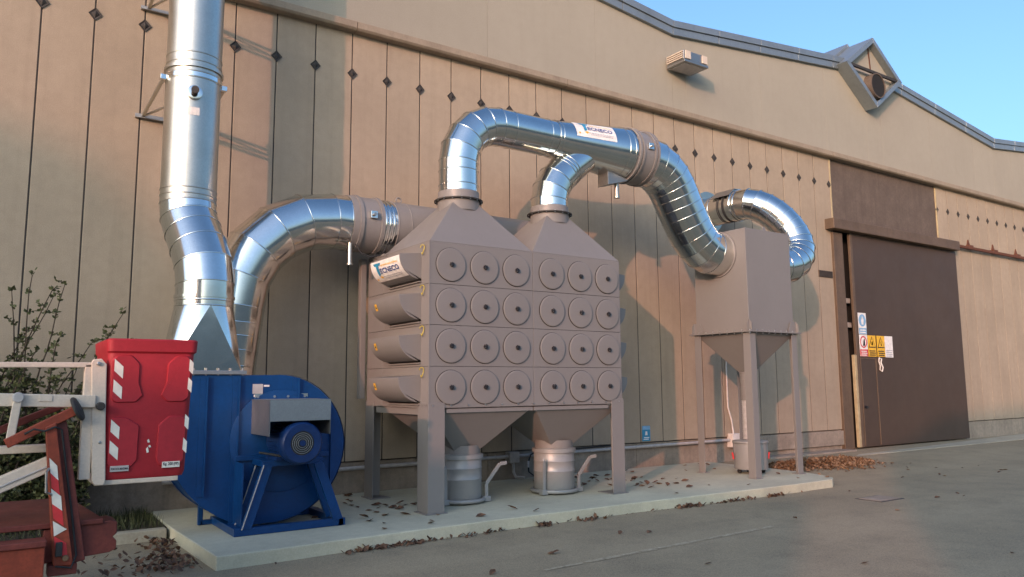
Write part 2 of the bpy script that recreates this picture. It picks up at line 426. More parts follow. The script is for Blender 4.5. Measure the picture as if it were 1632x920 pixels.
# sliding leaf
LEAF = thing('sliding_door', 'large dark brown sliding door leaf hanging on the wall rail', 'door', (19, -.1, .1))
m = MB(); m.box(16.66, 21.58, -.07, -.018, .13, 5.166); m.build('leaf', 'door_brown', LEAF, .01)
m = MB(); m.box(16.56, 16.659, -.08, -.012, .13, 5.16); m.build('leaf_edge', 'frame_brown', LEAF, .008)
def strip(parent, x0, x1, z0, z1, name, mat, y=-.075): m = MB(); m.box(x0, x1, y, y+.02, z0, z1); return m.build(name, mat, parent, .004)
m = MB(); m.box(16.72, 17.32, -.076, -.06, .2, 2.16); wk = m.build('wicket_door', 'door_brown', LEAF, .004)
strip(wk, 16.69, 17.36, 2.17, 2.2, 'wicket_frame', 'frame_brown', -.083); strip(wk, 17.33, 17.36, .16, 2.17, 'wicket_frame', 'frame_brown', -.083); strip(wk, 16.69, 16.72, .16, 2.17, 'wicket_frame', 'frame_brown', -.083)
m = MB(); m.bar((16.73, -.10, 1.05), (16.86, -.10, 1.05), .03, .03); m.cyl((16.78, -.07, 1.05), (16.78, -.12, 1.05), .03, n=12); m.build('handle', 'black_plastic', wk)
m = MB(); m.box(16.38, 16.47, -.13, -.05, .14, 2.26); m.build('edge_guard', 'yellow_edge', WH, .01)
# rail to the right of the door
RAIL = thing('door_rail', 'rusty door rail on brackets along the right wall', 'rail', (24, -.1, 5.3))
m = MB(); m.box(21.52, 31, -.15, -.08, 5.29, 5.37); m.build('rail', 'rust', RAIL, .01)
for k in range(7):
    xx = 22.45+k*1.45
    m = MB(); m.box(xx-.12, xx+.12, -.10, -.001, 5.375, 5.43); m.prism([(xx-.09, 5.42), (xx+.09, 5.42), (xx, 5.6)], lambda x, z: (x, -.03, z), lambda x, z: (x, -.001, z)); m.build('bracket', 'rust', RAIL)
# ventilation grille
g = thing('wall_grille', 'small rectangular louvre grille on the panel beside the brown post', 'grille', (15.63, 0, 4.1))
m = MB(); m.box(15.36, 15.9, -.012, .0, 4.03, 4.19); m.build('frame', 'frame_brown', g)
for k in range(12): m = MB(); m.box(15.385+k*.042, 15.405+k*.042, -.03, -.01, 4.04, 4.18); m.build('slat', 'anchor_dark', g)

# ------------------------------------------------------------------ roof vent: diamond box at the ridge
V = thing('ridge_vent', 'diamond shaped grey metal vent box projecting at the roof ridge', 'vent', (17.73, -.1, 8.43))
VX, VZ, VW, VH = 17.73, 9.35, 1.24, .92
def dia(k): return [(VX, VZ-VH*k), (VX+VW*k, VZ), (VX, VZ+VH*k), (VX-VW*k, VZ)]
ys0, ys1 = -.33, .35
for i in range(4):
    o1, i1 = dia(1), dia(.84); j = (i+1) % 4
    m = MB(); m.hexa([(o1[i][0], ys0, o1[i][1]), (o1[j][0], ys0, o1[j][1]), (o1[j][0], ys1, o1[j][1]), (o1[i][0], ys1, o1[i][1]),
                      (i1[i][0], ys0, i1[i][1]), (i1[j][0], ys0, i1[j][1]), (i1[j][0], ys1, i1[j][1]), (i1[i][0], ys1, i1[i][1])])
    m.build('box_side', 'flashing', V, .008)
d2 = dia(.838)
m = MB(); m.add([(x, -.16, z) for x, z in d2], [(0, 1, 2, 3)]); m.build('back_panel', 'fascia_concrete', V)
m = MB(); m.bar((VX-VW*.82, -.29, VZ), (VX+VW*.82, -.29, VZ), .05, .07); m.build('cross_bar', 'anchor_dark', V)
m = MB(); m.bar((VX+.06, -.175, VZ+.04), (VX, -.175, VZ+VH*.8), .015, .03); m.build('seam_bar', 'rust', V)
m = MB(); m.lathe((VX+.02, -.16, VZ-.36), (0, -1, 0), [(0, .32), (.22, .32), (.22, .295), (.19, .295)], 32, False); m.build('vent_pipe', 'cladding_brown', V, smooth=40)
m = MB(); m.cyl((VX+.02, -.30, VZ-.36), (VX+.02, -.362, VZ-.36), .294, n=32); m.build('vent_screen', 'dark_gap', V)
m = MB(); m.prism([(VX-VW*.98, VZ+.06), (VX, VZ+VH+.10), (VX, VZ+VH-.02), (VX-VW*.98, VZ-.06)], lambda x, z: (x, .36, z), lambda x, z: (x, 3.2, z)); m.build('ridge_hood', 'flashing', V, .01)
m = MB(); m.prism([(VX+VW*.98, VZ+.06), (VX, VZ+VH+.10), (VX, VZ+VH-.02), (VX+VW*.98, VZ-.06)], lambda x, z: (x, .36, z), lambda x, z: (x, 3.2, z)); m.build('ridge_hood', 'flashing', V, .01)
m = MB(); m.prism([(VX-VW*1.5, VZ+.02), (VX-VW*.5, VZ+.62), (VX-VW*.5, VZ+.5), (VX-VW*1.5, VZ-.12)], lambda x, z: (x, 3.25, z), lambda x, z: (x, 9, z)); m.build('skylight', 'skylight_sheet', V)

# ------------------------------------------------------------------ floodlight
FL = thing('floodlight', 'grey box floodlight with finned side mounted high on the wall', 'floodlight', (10.95, 0, 8.0))
m = MB(); m.box(10.62, 11.28, -.52, -.06, 7.93, 8.12); m.build('housing', 'galvanised_box', FL, .012)
for k in range(4): m = MB(); m.box(10.595, 10.62, -.5, -.08, 7.955+k*.042, 7.975+k*.042); m.build('fin', 'cream_paint', FL)
m = MB(); m.box(10.62, 11.30, -.535, -.05, 7.88, 7.928); m.build('bezel', 'galvanised_box', FL, .006)
m = MB(); m.box(10.68, 11.24, -.48, -.1, 7.868, 7.8795); m.build('glass', 'conduit_grey', FL)  # pale grey puts the reflection on the glass into its colour
m = MB(); m.box(10.66, 10.80, -.54, -.52, 7.95, 8.11); m.box(11.13, 11.27, -.54, -.52, 7.95, 8.11); m.build('clip', 'cream_paint', FL)
m = MB(); m.box(10.85, 11.05, -.06, .0, 7.95, 8.1); m.build('wall_bracket', 'anchor_dark', FL)

# ------------------------------------------------------------------ ducts
def bez(p0, p1, p2, p3, n):
    o = []
    for k in range(n+1):
        t = k/n; q = 1-t
        o.append(Vector(p0)*q**3+Vector(p1)*3*q*q*t+Vector(p2)*3*q*t*t+Vector(p3)*t**3)
    return o
def arc(c, a, b, ang, n):
    """points from c+a turning towards b"""
    c, a, b = Vector(c), Vector(a), Vector(b)
    return [c+a*math.cos(ang*k/n)+b*math.sin(ang*k/n) for k in range(n+1)]
def duct(parent, pts, rad, mat='galvanised', n=56, bead=.0075, name='duct_segment', skip_bead=(), mats=None, ends=(True, True)):
    pts = [Vector(p) for p in pts]; N = len(pts)
    rr = rad if isinstance(rad, (list, tuple)) else [rad]*N
    dirs = [(pts[i+1]-pts[i]).normalized() for i in range(N-1)]
    nor = [dirs[0]]+[(dirs[i-1]+dirs[i]).normalized() for i in range(1, N-1)]+[dirs[-1]]
    u = dirs[0].orthogonal().normalized()
    rings = []
    for i in range(N):      # elliptical ring in the mitre plane
        d = dirs[min(i, N-2)]; u = (u-d*u.dot(d)).normalized(); w = d.cross(u); ring = []
        for k in range(n):
            o = (u*math.cos(2*PI*k/n)+w*math.sin(2*PI*k/n))*rr[i]
            ring.append(pts[i]+o-d*(o.dot(nor[i])/d.dot(nor[i])))
        rings.append(ring)
    for i in range(N-1):
        m = MB(); m.add(rings[i]+rings[i+1], [(k, (k+1) % n, n+(k+1) % n, n+k) for k in range(n)])
        sgm = m.build(name, mats[i] if mats else mat, parent, smooth=60)
        if i in skip_bead: continue
        b = MB(); mm = 6; vs = []
        for k in range(n):
            p = rings[i][k]; e = (p-pts[i]).normalized(); d = nor[i]
            vs += [p+e*(bead*math.cos(2*PI*j/mm))+d*(bead*1.15*math.sin(2*PI*j/mm)) for j in range(mm)]
        b.add(vs, [(k*mm+j, ((k+1) % n)*mm+j, ((k+1) % n)*mm+(j+1) % mm, k*mm+(j+1) % mm) for k in range(n) for j in range(mm)])
        b.build('seam_bead', mats[i] if mats else mat, sgm, smooth=60)
    return rings
def collar(parent, c, axis, r, w, t, mat, name='flange_ring'):
    a = Vector(axis).normalized(); c = Vector(c)
    m = MB(); m.lathe(c-a*w/2, a, [(0, r-.004), (0, r+t), (w, r+t), (w, r-.004)], 48, False); return m.build(name, mat, parent, smooth=40)
def bolts(parent, c, axis, r, n, mat='steel_bolt', size=.014, h=.02, off=0.0, name='bolt'):
    a = Vector(axis).normalized(); u = a.orthogonal().normalized(); w = a.cross(u); c = Vector(c)
    me = None
    for k in range(n):
        p = c+(u*math.cos(2*PI*k/n+off)+w*math.sin(2*PI*k/n+off))*r
        m = MB(); m.cyl(p-a*h, p+a*h, size, n=6); m.build(name, mat, parent)

# --- exhaust riser at the left
RS = thing('exhaust_riser', 'tall galvanised exhaust duct rising from the blue fan', 'duct', (1.66, -1.6, 1.78))
rx, ry, rr_ = 1.53, -1.2, .305
path = [(1.66, -1.63, 2.50), (1.66, -1.63, 2.56), (1.66, -1.63, 2.74), (1.65, -1.575, 2.97), (1.615, -1.45, 3.18), (1.575, -1.32, 3.38), (1.54, -1.225, 3.56),
        (rx, ry, 3.72), (rx, ry, 3.80), (rx, ry, 3.87), (rx, ry, 5.16), (rx, ry, 5.23), (rx, ry, 5.36), (rx, ry, 5.46), (rx, ry, 7.4), (rx, ry, 7.5), (rx, ry, 10.6)]
duct(RS, path, rr_, mats=['galvanised']*7+['galvanised_dull']*10, bead=.008)
collar(RS, (rx, ry, 5.295), (0, 0, 1), rr_, .035, .022, 'galvanised_dull', 'clamp_ring')
collar(RS, (rx, ry, 5.19), (0, 0, 1), rr_, .05, .012, 'galvanised', 'clamp_ring')
collar(RS, (1.66, -1.63, 2.60), (0, 0, 1), rr_, .03, .012, 'galvanised', 'clamp_ring')
def square_round(c, r, rect, z0, parent, mat, n=32):
    cx, cy, z1 = c; x0, x1, y0, y1 = rect
    cor = [(x1, y1, z0), (x0, y1, z0), (x0, y0, z0), (x1, y0, z0)]
    ringp = [(cx+r*math.cos(2*PI*k/n), cy+r*math.sin(2*PI*k/n), z1) for k in range(n)]
    q = n//4
    for i in range(4):
        m = MB(); s0 = i*q; pts = [cor[i]]+[ringp[(s0+k) % n] for k in range(q+1)]
        m.add(pts, [(0, k, k+1) for k in range(1, q+1)]); m.build('corner_cone', mat, parent, smooth=50)
        m = MB(); m.add([cor[i], cor[(i+1) % 4], ringp[((i+1)*q) % n]], [(0, 1, 2)]); m.build('flat_side', mat, parent)
square_round((1.66, -1.63, 2.50), rr_, (1.27, 2.0, -1.93, -1.36), 1.80, RS, 'galvanised')
m = MB(); m.box(1.22, 2.05, -1.98, -1.31, 1.757, 1.80); m.build('base_flange', 'galvanised_box', RS, .004)
for k in range(7): m = MB(); m.cyl((1.26+k*.125, -1.955, 1.75), (1.26+k*.125, -1.955, 1.825), .011, n=6); m.build('bolt', 'steel_bolt', RS)
# sampling port and small plate on the riser
pd = Vector((-.287-rx, -10.52-ry, 0)).normalized(); pd = Vector((pd.x+.05, pd.y, 0)).normalized()
pc = Vector((rx, ry, 4.96))+pd*.30
m = MB(); m.lathe(pc, pd, [(0, .085), (.02, .085), (.022, .08), (.022, .03)], 28); m.build('port_flange', 'galvanised', RS, smooth=40)
m = MB(); m.cyl(pc+pd*.02, pc+pd*.10, .035, n=20); m.cyl(pc+pd*.10, pc+pd*.125, .042, n=20); m.build('port_cap', 'anchor_dark', RS, smooth=40)
tx = Vector((-pd.y, pd.x, 0))
m = MB(); m.add([Vector((rx, ry, z))+(pd*math.cos(a)+tx*math.sin(a))*(rr_+.003) for z in (4.70, 4.79) for a in (-.2, -.07, .07, .2)], [(0, 1, 5, 4), (1, 2, 6, 5), (2, 3, 7, 6)]); m.build('name_plate', 'white_plastic', RS)
# wall brackets
for zz, nm in ((5.07, 'lower'), (6.52, 'upper')):
    B = thing('duct_bracket', f'galvanised steel {nm} wall bracket holding the exhaust riser', 'bracket', (rx, 0, zz), 'riser wall brackets')
    m = MB(); m.box(1.08, 1.98, -.06, -.003, zz-.035, zz-.028); m.box(1.08, 1.98, -.010, -.002, zz-.028, zz+.03); m.build('wall_rail', 'galvanised_box', B)
    for sx in (-1, 1):
        m = MB(); m.bar((rx+sx*.36, -.02, zz), (rx+sx*.335, ry-.02, zz+.09), .035, .035); m.build('arm', 'galvanised_dull', B)
        m = MB(); m.bar((rx+sx*.36, -.04, zz-.01), (rx-sx*.02, ry+.32, zz+.06), .022, .022); m.build('brace', 'galvanised_dull', B)
        m = MB(); m.box(rx+sx*.335-.035, rx+sx*.335+.035, ry-.06, ry+.02, zz+.075, zz+.135); m.build('lug', 'galvanised', B, .004)

# --- suction elbow and manifold behind the filter
SU = thing('suction_elbow', 'large galvanised segmented elbow between manifold and fan', 'duct', (2.2, -.75, .9))
MY, MZ, MR = -.75, 3.82, .37
ec = Vector((3.42, MY, MZ-1.22))
pts = [(3.60, MY, MZ)]+arc(ec, (0, 0, 1.22), (-1.22, 0, 0), PI/2, 5)+[(2.19, MY, 2.40), (2.18, MY, 2.24), (2.165, MY, 2.07), (2.15, MY, 1.88), (2.14, MY, 1.70), (2.14, MY, .9)]
duct(SU, pts, [MR]*6+[MR-.005, MR-.015, MR-.025, MR-.03, MR-.035, MR-.035, MR-.035], bead=.007)
m = MB(); m.cyl((2.14, MY, .9), (2.14, MY, .75), MR-.035, MR*.7, n=40); m.cyl((2.14, MY, 1.05), (2.2, -1.36, 1.05), .33, n=40); m.build('fan_inlet', 'galvanised', SU, smooth=40)
MF = thing('manifold_pipe', 'grey painted manifold pipe with damper running behind the filter', 'duct', (5, MY, 3.4))
collar(MF, (3.66, MY, MZ), (1, 0, 0), MR+.002, .10, .012, 'grey_paint_duct', 'flange_ring')
collar(MF, (3.72, MY, MZ), (1, 0, 0), MR, .05, .03, 'grey_paint_duct', 'flange_ring')
duct(MF, [(3.72, MY, MZ), (4.02, MY, MZ)], MR+.01, 'grey_paint_duct', name='damper_body', skip_bead=(0,))
collar(MF, (4.02, MY, MZ), (1, 0, 0), MR, .05, .03, 'grey_paint_duct', 'flange_ring')
duct(MF, [(4.03, MY, MZ), (4.08, MY, MZ), (4.14, MY, MZ), (4.20, MY, MZ), (4.26, MY, MZ)], MR-.005, 'galvanised', name='coupling', bead=.016)
duct(MF, [(4.26, MY, MZ), (4.46, MY, MZ), (7.0, MY, MZ)], MR, 'grey_paint_duct', name='pipe', bead=.008)
m = MB(); m.cyl((7.0, MY, MZ), (7.02, MY, MZ), MR, n=48); m.build('end_cap', 'grey_paint_duct', MF)
for xx in (4.42, 5.72): m = MB(); m.torus((xx, MY, MZ+MR+.045), (0, 1, 0), .04, .013, 20, 6); m.build('lifting_eye', 'grey_paint_duct', MF, smooth=60)
dv = Vector((0, -1, .12)).normalized()
def at_pipe(x, a, r, y0=MY, z0=MZ): return Vector((x, y0-math.cos(a)*r, z0+math.sin(a)*r))
m = MB(); p = at_pipe(3.87, .18, MR+.03); m.box(p.x-.05, p.x+.05, p.y-.03, p.y+.04, p.z-.05, p.z+.05); m.build('actuator_plate', 'galvanised', MF, .006)
m = MB(); m.cyl(p, p+Vector((0, -.07, 0)), .022, n=14); m.build('spindle', 'steel_bolt', MF)
m = MB(); m.cyl((3.62, MY-.2, MZ-.30), (3.62, MY-.2, MZ-.58), .032, n=16); m.cyl((3.62, MY-.2, MZ-.58), (3.62, MY-.2, MZ-.60), .045, n=16); m.build('drain_stub', 'galvanised_dull', MF, smooth=40)
cab = [(3.66, MY-.28, MZ-.32), (3.72, MY-.32, MZ-.44), (3.84, MY-.36, MZ-.50), (3.97, MY-.38, MZ-.47), (4.04, MY-.38, MZ-.40), (4.06, MY-.38, MZ-.33)]
m = MB(); m.tube(cab, .009, 8); m.build('cable', 'black_rubber', MF, smooth=60)

# ------------------------------------------------------------------ filter unit
DC = thing('dust_collector', 'grey twin module cartridge filter unit with round front covers', 'dust collector', (5.62, -1.5, .125))
FX0, FXM, FX1, FYF, FYB, FYR = 4.09, 5.632, 7.165, -2.31, -1.0, -.50
ROWZ = [1.352, 1.853, 2.354, 2.855, 3.375]
for a, b in ((FX0, FXM), (FXM, FX1)):
    m = MB(); m.box(a+.012, b-.012, FYF+.012, FYR, ROWZ[0], ROWZ[4]-.004); m.build('module_core', 'backing', DC)
    for r in range(4):
        m = MB(); m.box(a+.002, b-.002, FYF, FYF+.02, ROWZ[r]+.002, ROWZ[r+1]-.002); m.build('front_panel', 'grey_paint', DC, .004)
for r in range(4):
    for xx, sg in ((FX0, 1), (FX1, -1)):
        m = MB(); m.box(min(xx, xx+sg*.012), max(xx, xx+sg*.012), FYF+.021, FYB-.003, ROWZ[r]+.002, ROWZ[r+1]-.002); m.build('side_panel', 'grey_paint', DC, .004)
        m = MB(); m.box(min(xx, xx+sg*.012), max(xx, xx+sg*.012), FYB, FYR, ROWZ[r]+.002, ROWZ[r+1]-.002); m.build('plenum_panel', 'grey_paint', DC, .004)
m = MB(); m.box(FX0-.004, FX1+.004, FYB-.004, FYR+.004, ROWZ[4], ROWZ[4]+.035); m.build('plenum_top', 'grey_paint', DC, .004)
m = MB(); m.box(FX0-.10, FX0-.02, FYR+.02, FYR+.12, .55+.9, 3.40); m.build('rear_post', 'grey_paint', DC, .006)
# corner trim
m = MB(); m.box(FX0-.004, FX0+.010, FYF-.004, FYF+.010, ROWZ[0], ROWZ[4]); m.build('corner_trim', 'grey_paint', DC)
# covers
LX = [4.386+.488*k for k in range(3)]+[5.941+.488*k for k in range(3)]
LZ = [3.104, 2.603, 2.102, 1.601]
cov_me = gas_me = knob_me = None
for z in LZ:
    for x in LX:
        if cov_me is None:
            m = MB(); m.lathe((0, 0, 0), (0, -1, 0), [(.004, .200), (.012, .2075), (.018, .206), (.0215, .199), (.022, .19), (.023, .10), (.023, .02)], 56)
            c = m.build('cartridge_cover', 'grey_paint', DC, smooth=35); cov_me = c.data
            m = MB(); m.lathe((0, 0, 0), (0, -1, 0), [(0, .2135), (.0035, .2135), (.006, .208), (.006, .1)], 48); g = m.build('gasket', 'black_rubber', None, smooth=35); gas_me = g.data
            m = MB()
            pr = []
            for k in range(32): pr.append((.027*(1+.17*math.cos(8*2*PI*k/32)), 2*PI*k/32))
            nn = 32
            vs = [(r*math.cos(a), -.022, r*math.sin(a)) for r, a in pr]+[(r*math.cos(a), -.050, r*math.sin(a)) for r, a in pr]+[(r*.7*math.cos(a), -.058, r*.7*math.sin(a)) for r, a in pr]
            m.add(vs, [(k, (k+1) % nn, nn+(k+1) % nn, nn+k) for k in range(nn)]+[(nn+k, nn+(k+1) % nn, 2*nn+(k+1) % nn, 2*nn+k) for k in range(nn)]+[tuple(range(2*nn, 3*nn))])
            kb = m.build('knob', 'black_plastic', None, smooth=40); knob_me = kb.data
        else:
            c = link('cartridge_cover', cov_me, 'grey_paint', DC); g = link('gasket', gas_me, 'black_rubber'); kb = link('knob', knob_me, 'black_plastic')
        c.location = (x, FYF, z); c.rotation_euler = (0, random.uniform(0, 6), 0)
        g.parent = c; kb.parent = c
# hoods
def hood(sx, zc, lab):
    xo = FX0 if sx < 0 else FX1
    prof = [(0, .33)]
    for k in range(13):
        a = PI/2*k/12; prof.append((.30*math.cos(a), .285-.285*math.sin(a)))
    prof.append((0, -.02)); prof.insert(1, (.30, .30))
    y0, y1 = -2.10, -1.24
    m = MB(); n = len(prof)
    m.prism(prof, lambda d, h: (xo+sx*d, y0, zc+h), lambda d, h: (xo+sx*d, y1, zc+h))
    h = m.build('inlet_hood', 'grey_paint', DC, .003, smooth=25)
    m = MB(); m.box(min(xo, xo+sx*.03), max(xo, xo+sx*.03), y0-.01, y1+.01, zc-.035, zc-.0205); m.build('hood_lip', 'grey_paint', h)
    if lab:
        m = MB()
        def cp(u, v, e=.004):   # u along the hood, v down the curve
            a = v/.29; return (xo+sx*((.30+e)*math.cos(a)), y1-u, zc+.285-(.285+e)*math.sin(a))
        m.add([cp(u, v) for u in (.14, .20) for v in (.05, .08, .11, .14)], [(0, 1, 5, 4), (1, 2, 6, 5), (2, 3, 7, 6)])
        s = m.build('warning_sticker', 'sign_yellow', h)
        m = MB(); m.add([cp(.17, .065, .006), cp(.19, .11, .006), cp(.15, .11, .006)], [(0, 1, 2)]); m.build('sticker_mark', 'sign_black', h)
    return h
for r in range(4):
    zc = 2.925-.501*r
    hood(-1, zc, r > 0); hood(1, zc, False)
    # earth wire loop and tag beside each hood
    m = MB(); lp = []
    for k in range(11):
        a = .5+k*.52; lp.append((FX0-.025-.01*math.sin(a*2), -2.17+.045*math.cos(a), zc+.36+.06*math.sin(a)))
    m.tube(lp, .006, 6); m.build('earth_wire', 'green_yellow', DC, smooth=60)
# bolts along the base
for k in range(13):
    xx = FX0+.05+k*.246
    m = MB(); m.cyl((xx, FYF-.014, 1.385), (xx, FYF, 1.385), .010, n=6); m.build('bolt', 'steel_bolt', DC)
for k in range(4): m = MB(); m.cyl((FX0-.012, -2.28+k*.07, 1.385), (FX0, -2.28+k*.07, 1.385), .010, n=6); m.build('bolt', 'steel_bolt', DC)
# legs: folded angle posts on foot plates
def leg(x, y, sx, sy):
    m = MB(); t = .012; w, d = .225, .27
    xa, xb = (x, x+sx*w); ya, yb = (y, y+sy*d)
    poly = [(x, y), (x+sx*w, y), (x+sx*w, y+sy*t), (x+sx*t, y+sy*t), (x+sx*t, y+sy*d), (x, y+sy*d)]
    m.prism(poly, lambda a, b: (a, b, .137), lambda a, b: (a, b, 1.42))
    o = m.build('leg', 'grey_paint', DC, .003)
    m = MB(); m.box(min(x-sx*.03, x+sx*(w+.03)), max(x-sx*.03, x+sx*(w+.03)), min(y-sy*.03, y+sy*(d+.03)), max(y-sy*.03, y+sy*(d+.03)), .125, .137); m.build('foot_plate', 'grey_paint', o, .003)
e = .012
leg(FX0-e, FYF-e, 1, 1); leg(FX1+e, FYF-e, -1, 1); leg(FX0-e, FYR+e, 1, -1); leg(FX1+e, FYR+e, -1, -1)
# top pyramids and bottom hoppers
def loft(rect0, z0, c, r, z1, mat, name, parent, n=32):
    # four flat sheets from the rectangle to a square hidden inside the round neck
    x0, x1, y0, y1 = rect0; h = r*.715
    bot = [(x1, y1, z0), (x0, y1, z0), (x0, y0, z0), (x1, y0, z0)]
    top = [(c[0]+h, c[1]+h, z1), (c[0]-h, c[1]+h, z1), (c[0]-h, c[1]-h, z1), (c[0]+h, c[1]-h, z1)]
    m = MB(); m.add(bot+top, [(0, 1, 5, 4), (1, 2, 6, 5), (2, 3, 7, 6), (3, 0, 4, 7), (4, 5, 6, 7)])
    return m.build(name, mat, parent, .006)
CY = -1.68
CX = [4.862, 6.40]
for i, (a, b) in enumerate(((FX0, FXM), (FXM, FX1))):
    m = MB(); m.box(a+.004, b-.004, FYF+.004, FYB, ROWZ[4], ROWZ[4]+.012); m.build('top_flange', 'grey_paint', DC)
    py = loft((a+.006, b-.006, FYF+.006, FYB-.002), ROWZ[4]+.012, (CX[i], CY), .285, 4.02, 'grey_paint', 'top_cone', DC)
    m = MB(); m.lathe((CX[i], CY, 3.93), (0, 0, 1), [(0, .285), (.145, .285)], 48, False); m.build('neck', 'grey_paint', py, smooth=40)
    collar(py, (CX[i], CY, 4.082), (0, 0, 1), .285, .016, .045, 'anchor_dark', 'flange_ring')
    bolts(py, (CX[i], CY, 4.082), (0, 0, 1), .312, 16, size=.009, h=.018)
    m = MB(); m.box(a+.24*(i == 0)+.01, b-.24*(i == 1)-.01, FYF+.016, FYF+.03, 1.295, 1.343); m.build('hopper_rim', 'grey_paint', DC)
    hp = loft((a+.02, b-.02, FYF+.02, FYB-.01), 1.33, (CX[i]+.02, CY), .268, .80, 'grey_paint', 'hopper', DC)
    m = MB(); m.lathe((CX[i]+.02, CY, .86), (0, 0, -1), [(0, .268), (.11, .268)], 40, False); m.build('hopper_neck', 'grey_paint', hp, smooth=40)
m = MB(); m.box(FX0+.02, FX1-.02, FYF+.002, FYF+.010, 1.352, 1.358); m.build('base_gap', 'dark_gap', DC)
# steel straps between back legs and base beam
m = MB(); m.box(FX0+.02, FX0+.05, FYF+.27, FYR-.27, 1.27, 1.35); m.build('side_beam', 'grey_paint', DC, .004)
m = MB(); m.box(FX1-.05, FX1-.02, FYF+.27, FYR-.27, 1.27, 1.35); m.build('side_beam', 'grey_paint', DC, .004)

# dust drums under the hoppers
def drum(x, lab):
    D = thing('dust_drum', lab, 'drum', (x, CY, .125), 'drums under the filter hoppers')
    m = MB(); m.lathe((x, CY, .19), (0, 0, 1), [(0, .28), (.01, .285), (.235, .285), (.245, .292), (.255, .285), (.37, .285), (.38, .292), (.39, .285), (.50, .285), (.505, .28)], 56); m.build('body', 'drum_paint', D, smooth=40)
    m = MB(); m.lathe((x, CY, .685), (0, 0, 1), [(0, .29), (.005, .308), (.055, .308), (.06, .29), (.065, .27)], 56); m.build('rim_band', 'drum_paint', D, smooth=40)
    m = MB(); m.torus((x, CY, .17), (0, 0, 1), .315, .026, 56, 10); m.build('lifting_ring', 'drum_paint', D, smooth=60)
    m = MB(); m.cyl((x, CY, .125), (x, CY, .19), .25, n=32); m.build('base', 'anchor_dark', D)
    for a, flip in ((R(-25), 1), (R(205), -1)):
        c = Vector((x+.335*math.cos(a), CY+.335*math.sin(a)-.03, 0)); dx = Vector((1, -.15, 0)) if flip > 0 else Vector((-.4, -.5, 0)).normalized()*.3
        pts = [c+Vector((0, 0, .13)), c+Vector((0, 0, .36)), c+dx*(.19)+Vector((0, 0, .60)), c+dx*(.29)+Vector((0, 0, .61))]
        L = MB()
        for p, q in zip(pts, pts[1:]): L.bar(p, q, .045, .022, (0, -1, 0))
        L.build('clamp_lever', 'drum_paint', D, .003)
        m = MB(); m.box(c.x-.05, c.x+.05, c.y-.03, c.y+.05, .135, .20); m.build('lever_pivot', 'drum_paint', D, .006)
drum(CX[0]+.02, 'grey steel dust drum with lever under the left hopper'); drum(CX[1]+.02, 'grey steel dust drum with lever under the right hopper')

# ------------------------------------------------------------------ clean gas main over the filter
MD = thing('main_duct', 'galvanised duct arching from the left filter cone to the drop box', 'duct', (CX[0], CY, 4.09))
r1, zt = .27, 5.25
x0 = CX[0]; Rb = .62
pts = [(x0, CY, 4.20), (x0, CY, 4.30), (x0, CY, 4.50)]+arc((x0+Rb, CY, zt-Rb), (-Rb, 0, 0), (0, 0, Rb), PI/2, 5)+[(5.68, CY, zt), (6.30, CY, zt), (6.44, CY, zt)]
duct(MD, pts, r1)
duct(MD, [(x0, CY, 4.09), (x0, CY, 4.20)], .28, 'grey_paint_duct', name='neck_ring', bead=.012)
cone = [(6.44, CY, zt), (6.50, CY, zt-.003), (7.66, CY-.03, zt-.025), (7.76, CY-.03, zt-.03), (7.80, CY-.03, zt-.03)]
duct(MD, cone, [r1+.006, r1+.012, .405, .415, .42], name='reducer_segment')
DX = (7.80, 8.22); dz = zt-.03; dy = CY-.03
duct(MD, [(DX[0], dy, dz), (DX[0]+.10, dy, dz-.004), (DX[1], dy, dz-.02)], .425, 'grey_paint_duct', name='damper_body', skip_bead=(0, 1))
for xx in (DX[0]+.04, DX[0]+.11, DX[1]-.06, DX[1]): collar(MD, (xx, dy, dz-.004), (1, 0, -.03), .425, .035, .022, 'grey_paint_duct')
p = at_pipe(DX[0]+.24, .15, .43, dy, dz); m = MB(); m.box(p.x-.05, p.x+.05, p.y-.03, p.y+.03, p.z-.05, p.z+.05); m.build('actuator_plate', 'galvanised', MD, .006)
m = MB(); m.cyl(p, p+Vector((0, -.06, 0)), .02, n=12); m.build('spindle', 'steel_bolt', MD)
m = MB(); m.prism([(7.42, 4.88), (7.82, 4.80), (7.82, 4.77), (7.42, 4.66)], lambda x, z: (x, dy-.12, z), lambda x, z: (x, dy+.12, z)); m.build('drip_box', 'galvanised_box', MD, .004)
m = MB(); m.cyl((7.68, dy-.02, 4.79), (7.68, dy-.02, 4.52), .035, n=16); m.cyl((7.68, dy-.02, 4.53), (7.68, dy-.02, 4.50), .046, n=16); m.build('drain_stub', 'galvanised_dull', MD, smooth=40)
sp = bez((DX[1], dy, dz-.02), (8.88, dy-.01, dz-.06), (8.93, -1.73, 4.72), (9.13, -1.75, 4.38), 7)[0:]+bez((9.13, -1.75, 4.38), (9.30, -1.77, 4.04), (9.45, -1.79, 3.79), (9.87, -1.80, 3.79), 6)[1:]
nS = len(sp); duct(MD, sp, [.40-.04*k/(nS-1) for k in range(nS)])
collar(MD, (9.865, -1.80, 3.79), (1, 0, 0), .36, .02, .03, 'grey_paint_duct', 'entry_ring')
# branch from the right cone
BD = thing('branch_duct', 'short galvanised branch duct joining from the right filter cone', 'duct', (CX[1], CY, 4.09))
x1 = CX[1]
bp = [(x1, CY, 4.19), (x1, CY, 4.30), (x1+.03, CY, 4.46), (x1+.12, CY, 4.62), (x1+.26, CY, 4.76), (x1+.30, CY, 4.80), (x1+.34, CY, 4.84), (x1+.85, CY, 5.22)]
duct(BD, bp, [.27, .27, .27, .268, .262, .262, .262, .24])
duct(BD, [(x1, CY, 4.09), (x1, CY, 4.19)], .278, 'grey_paint_duct', name='neck_ring', bead=.012)

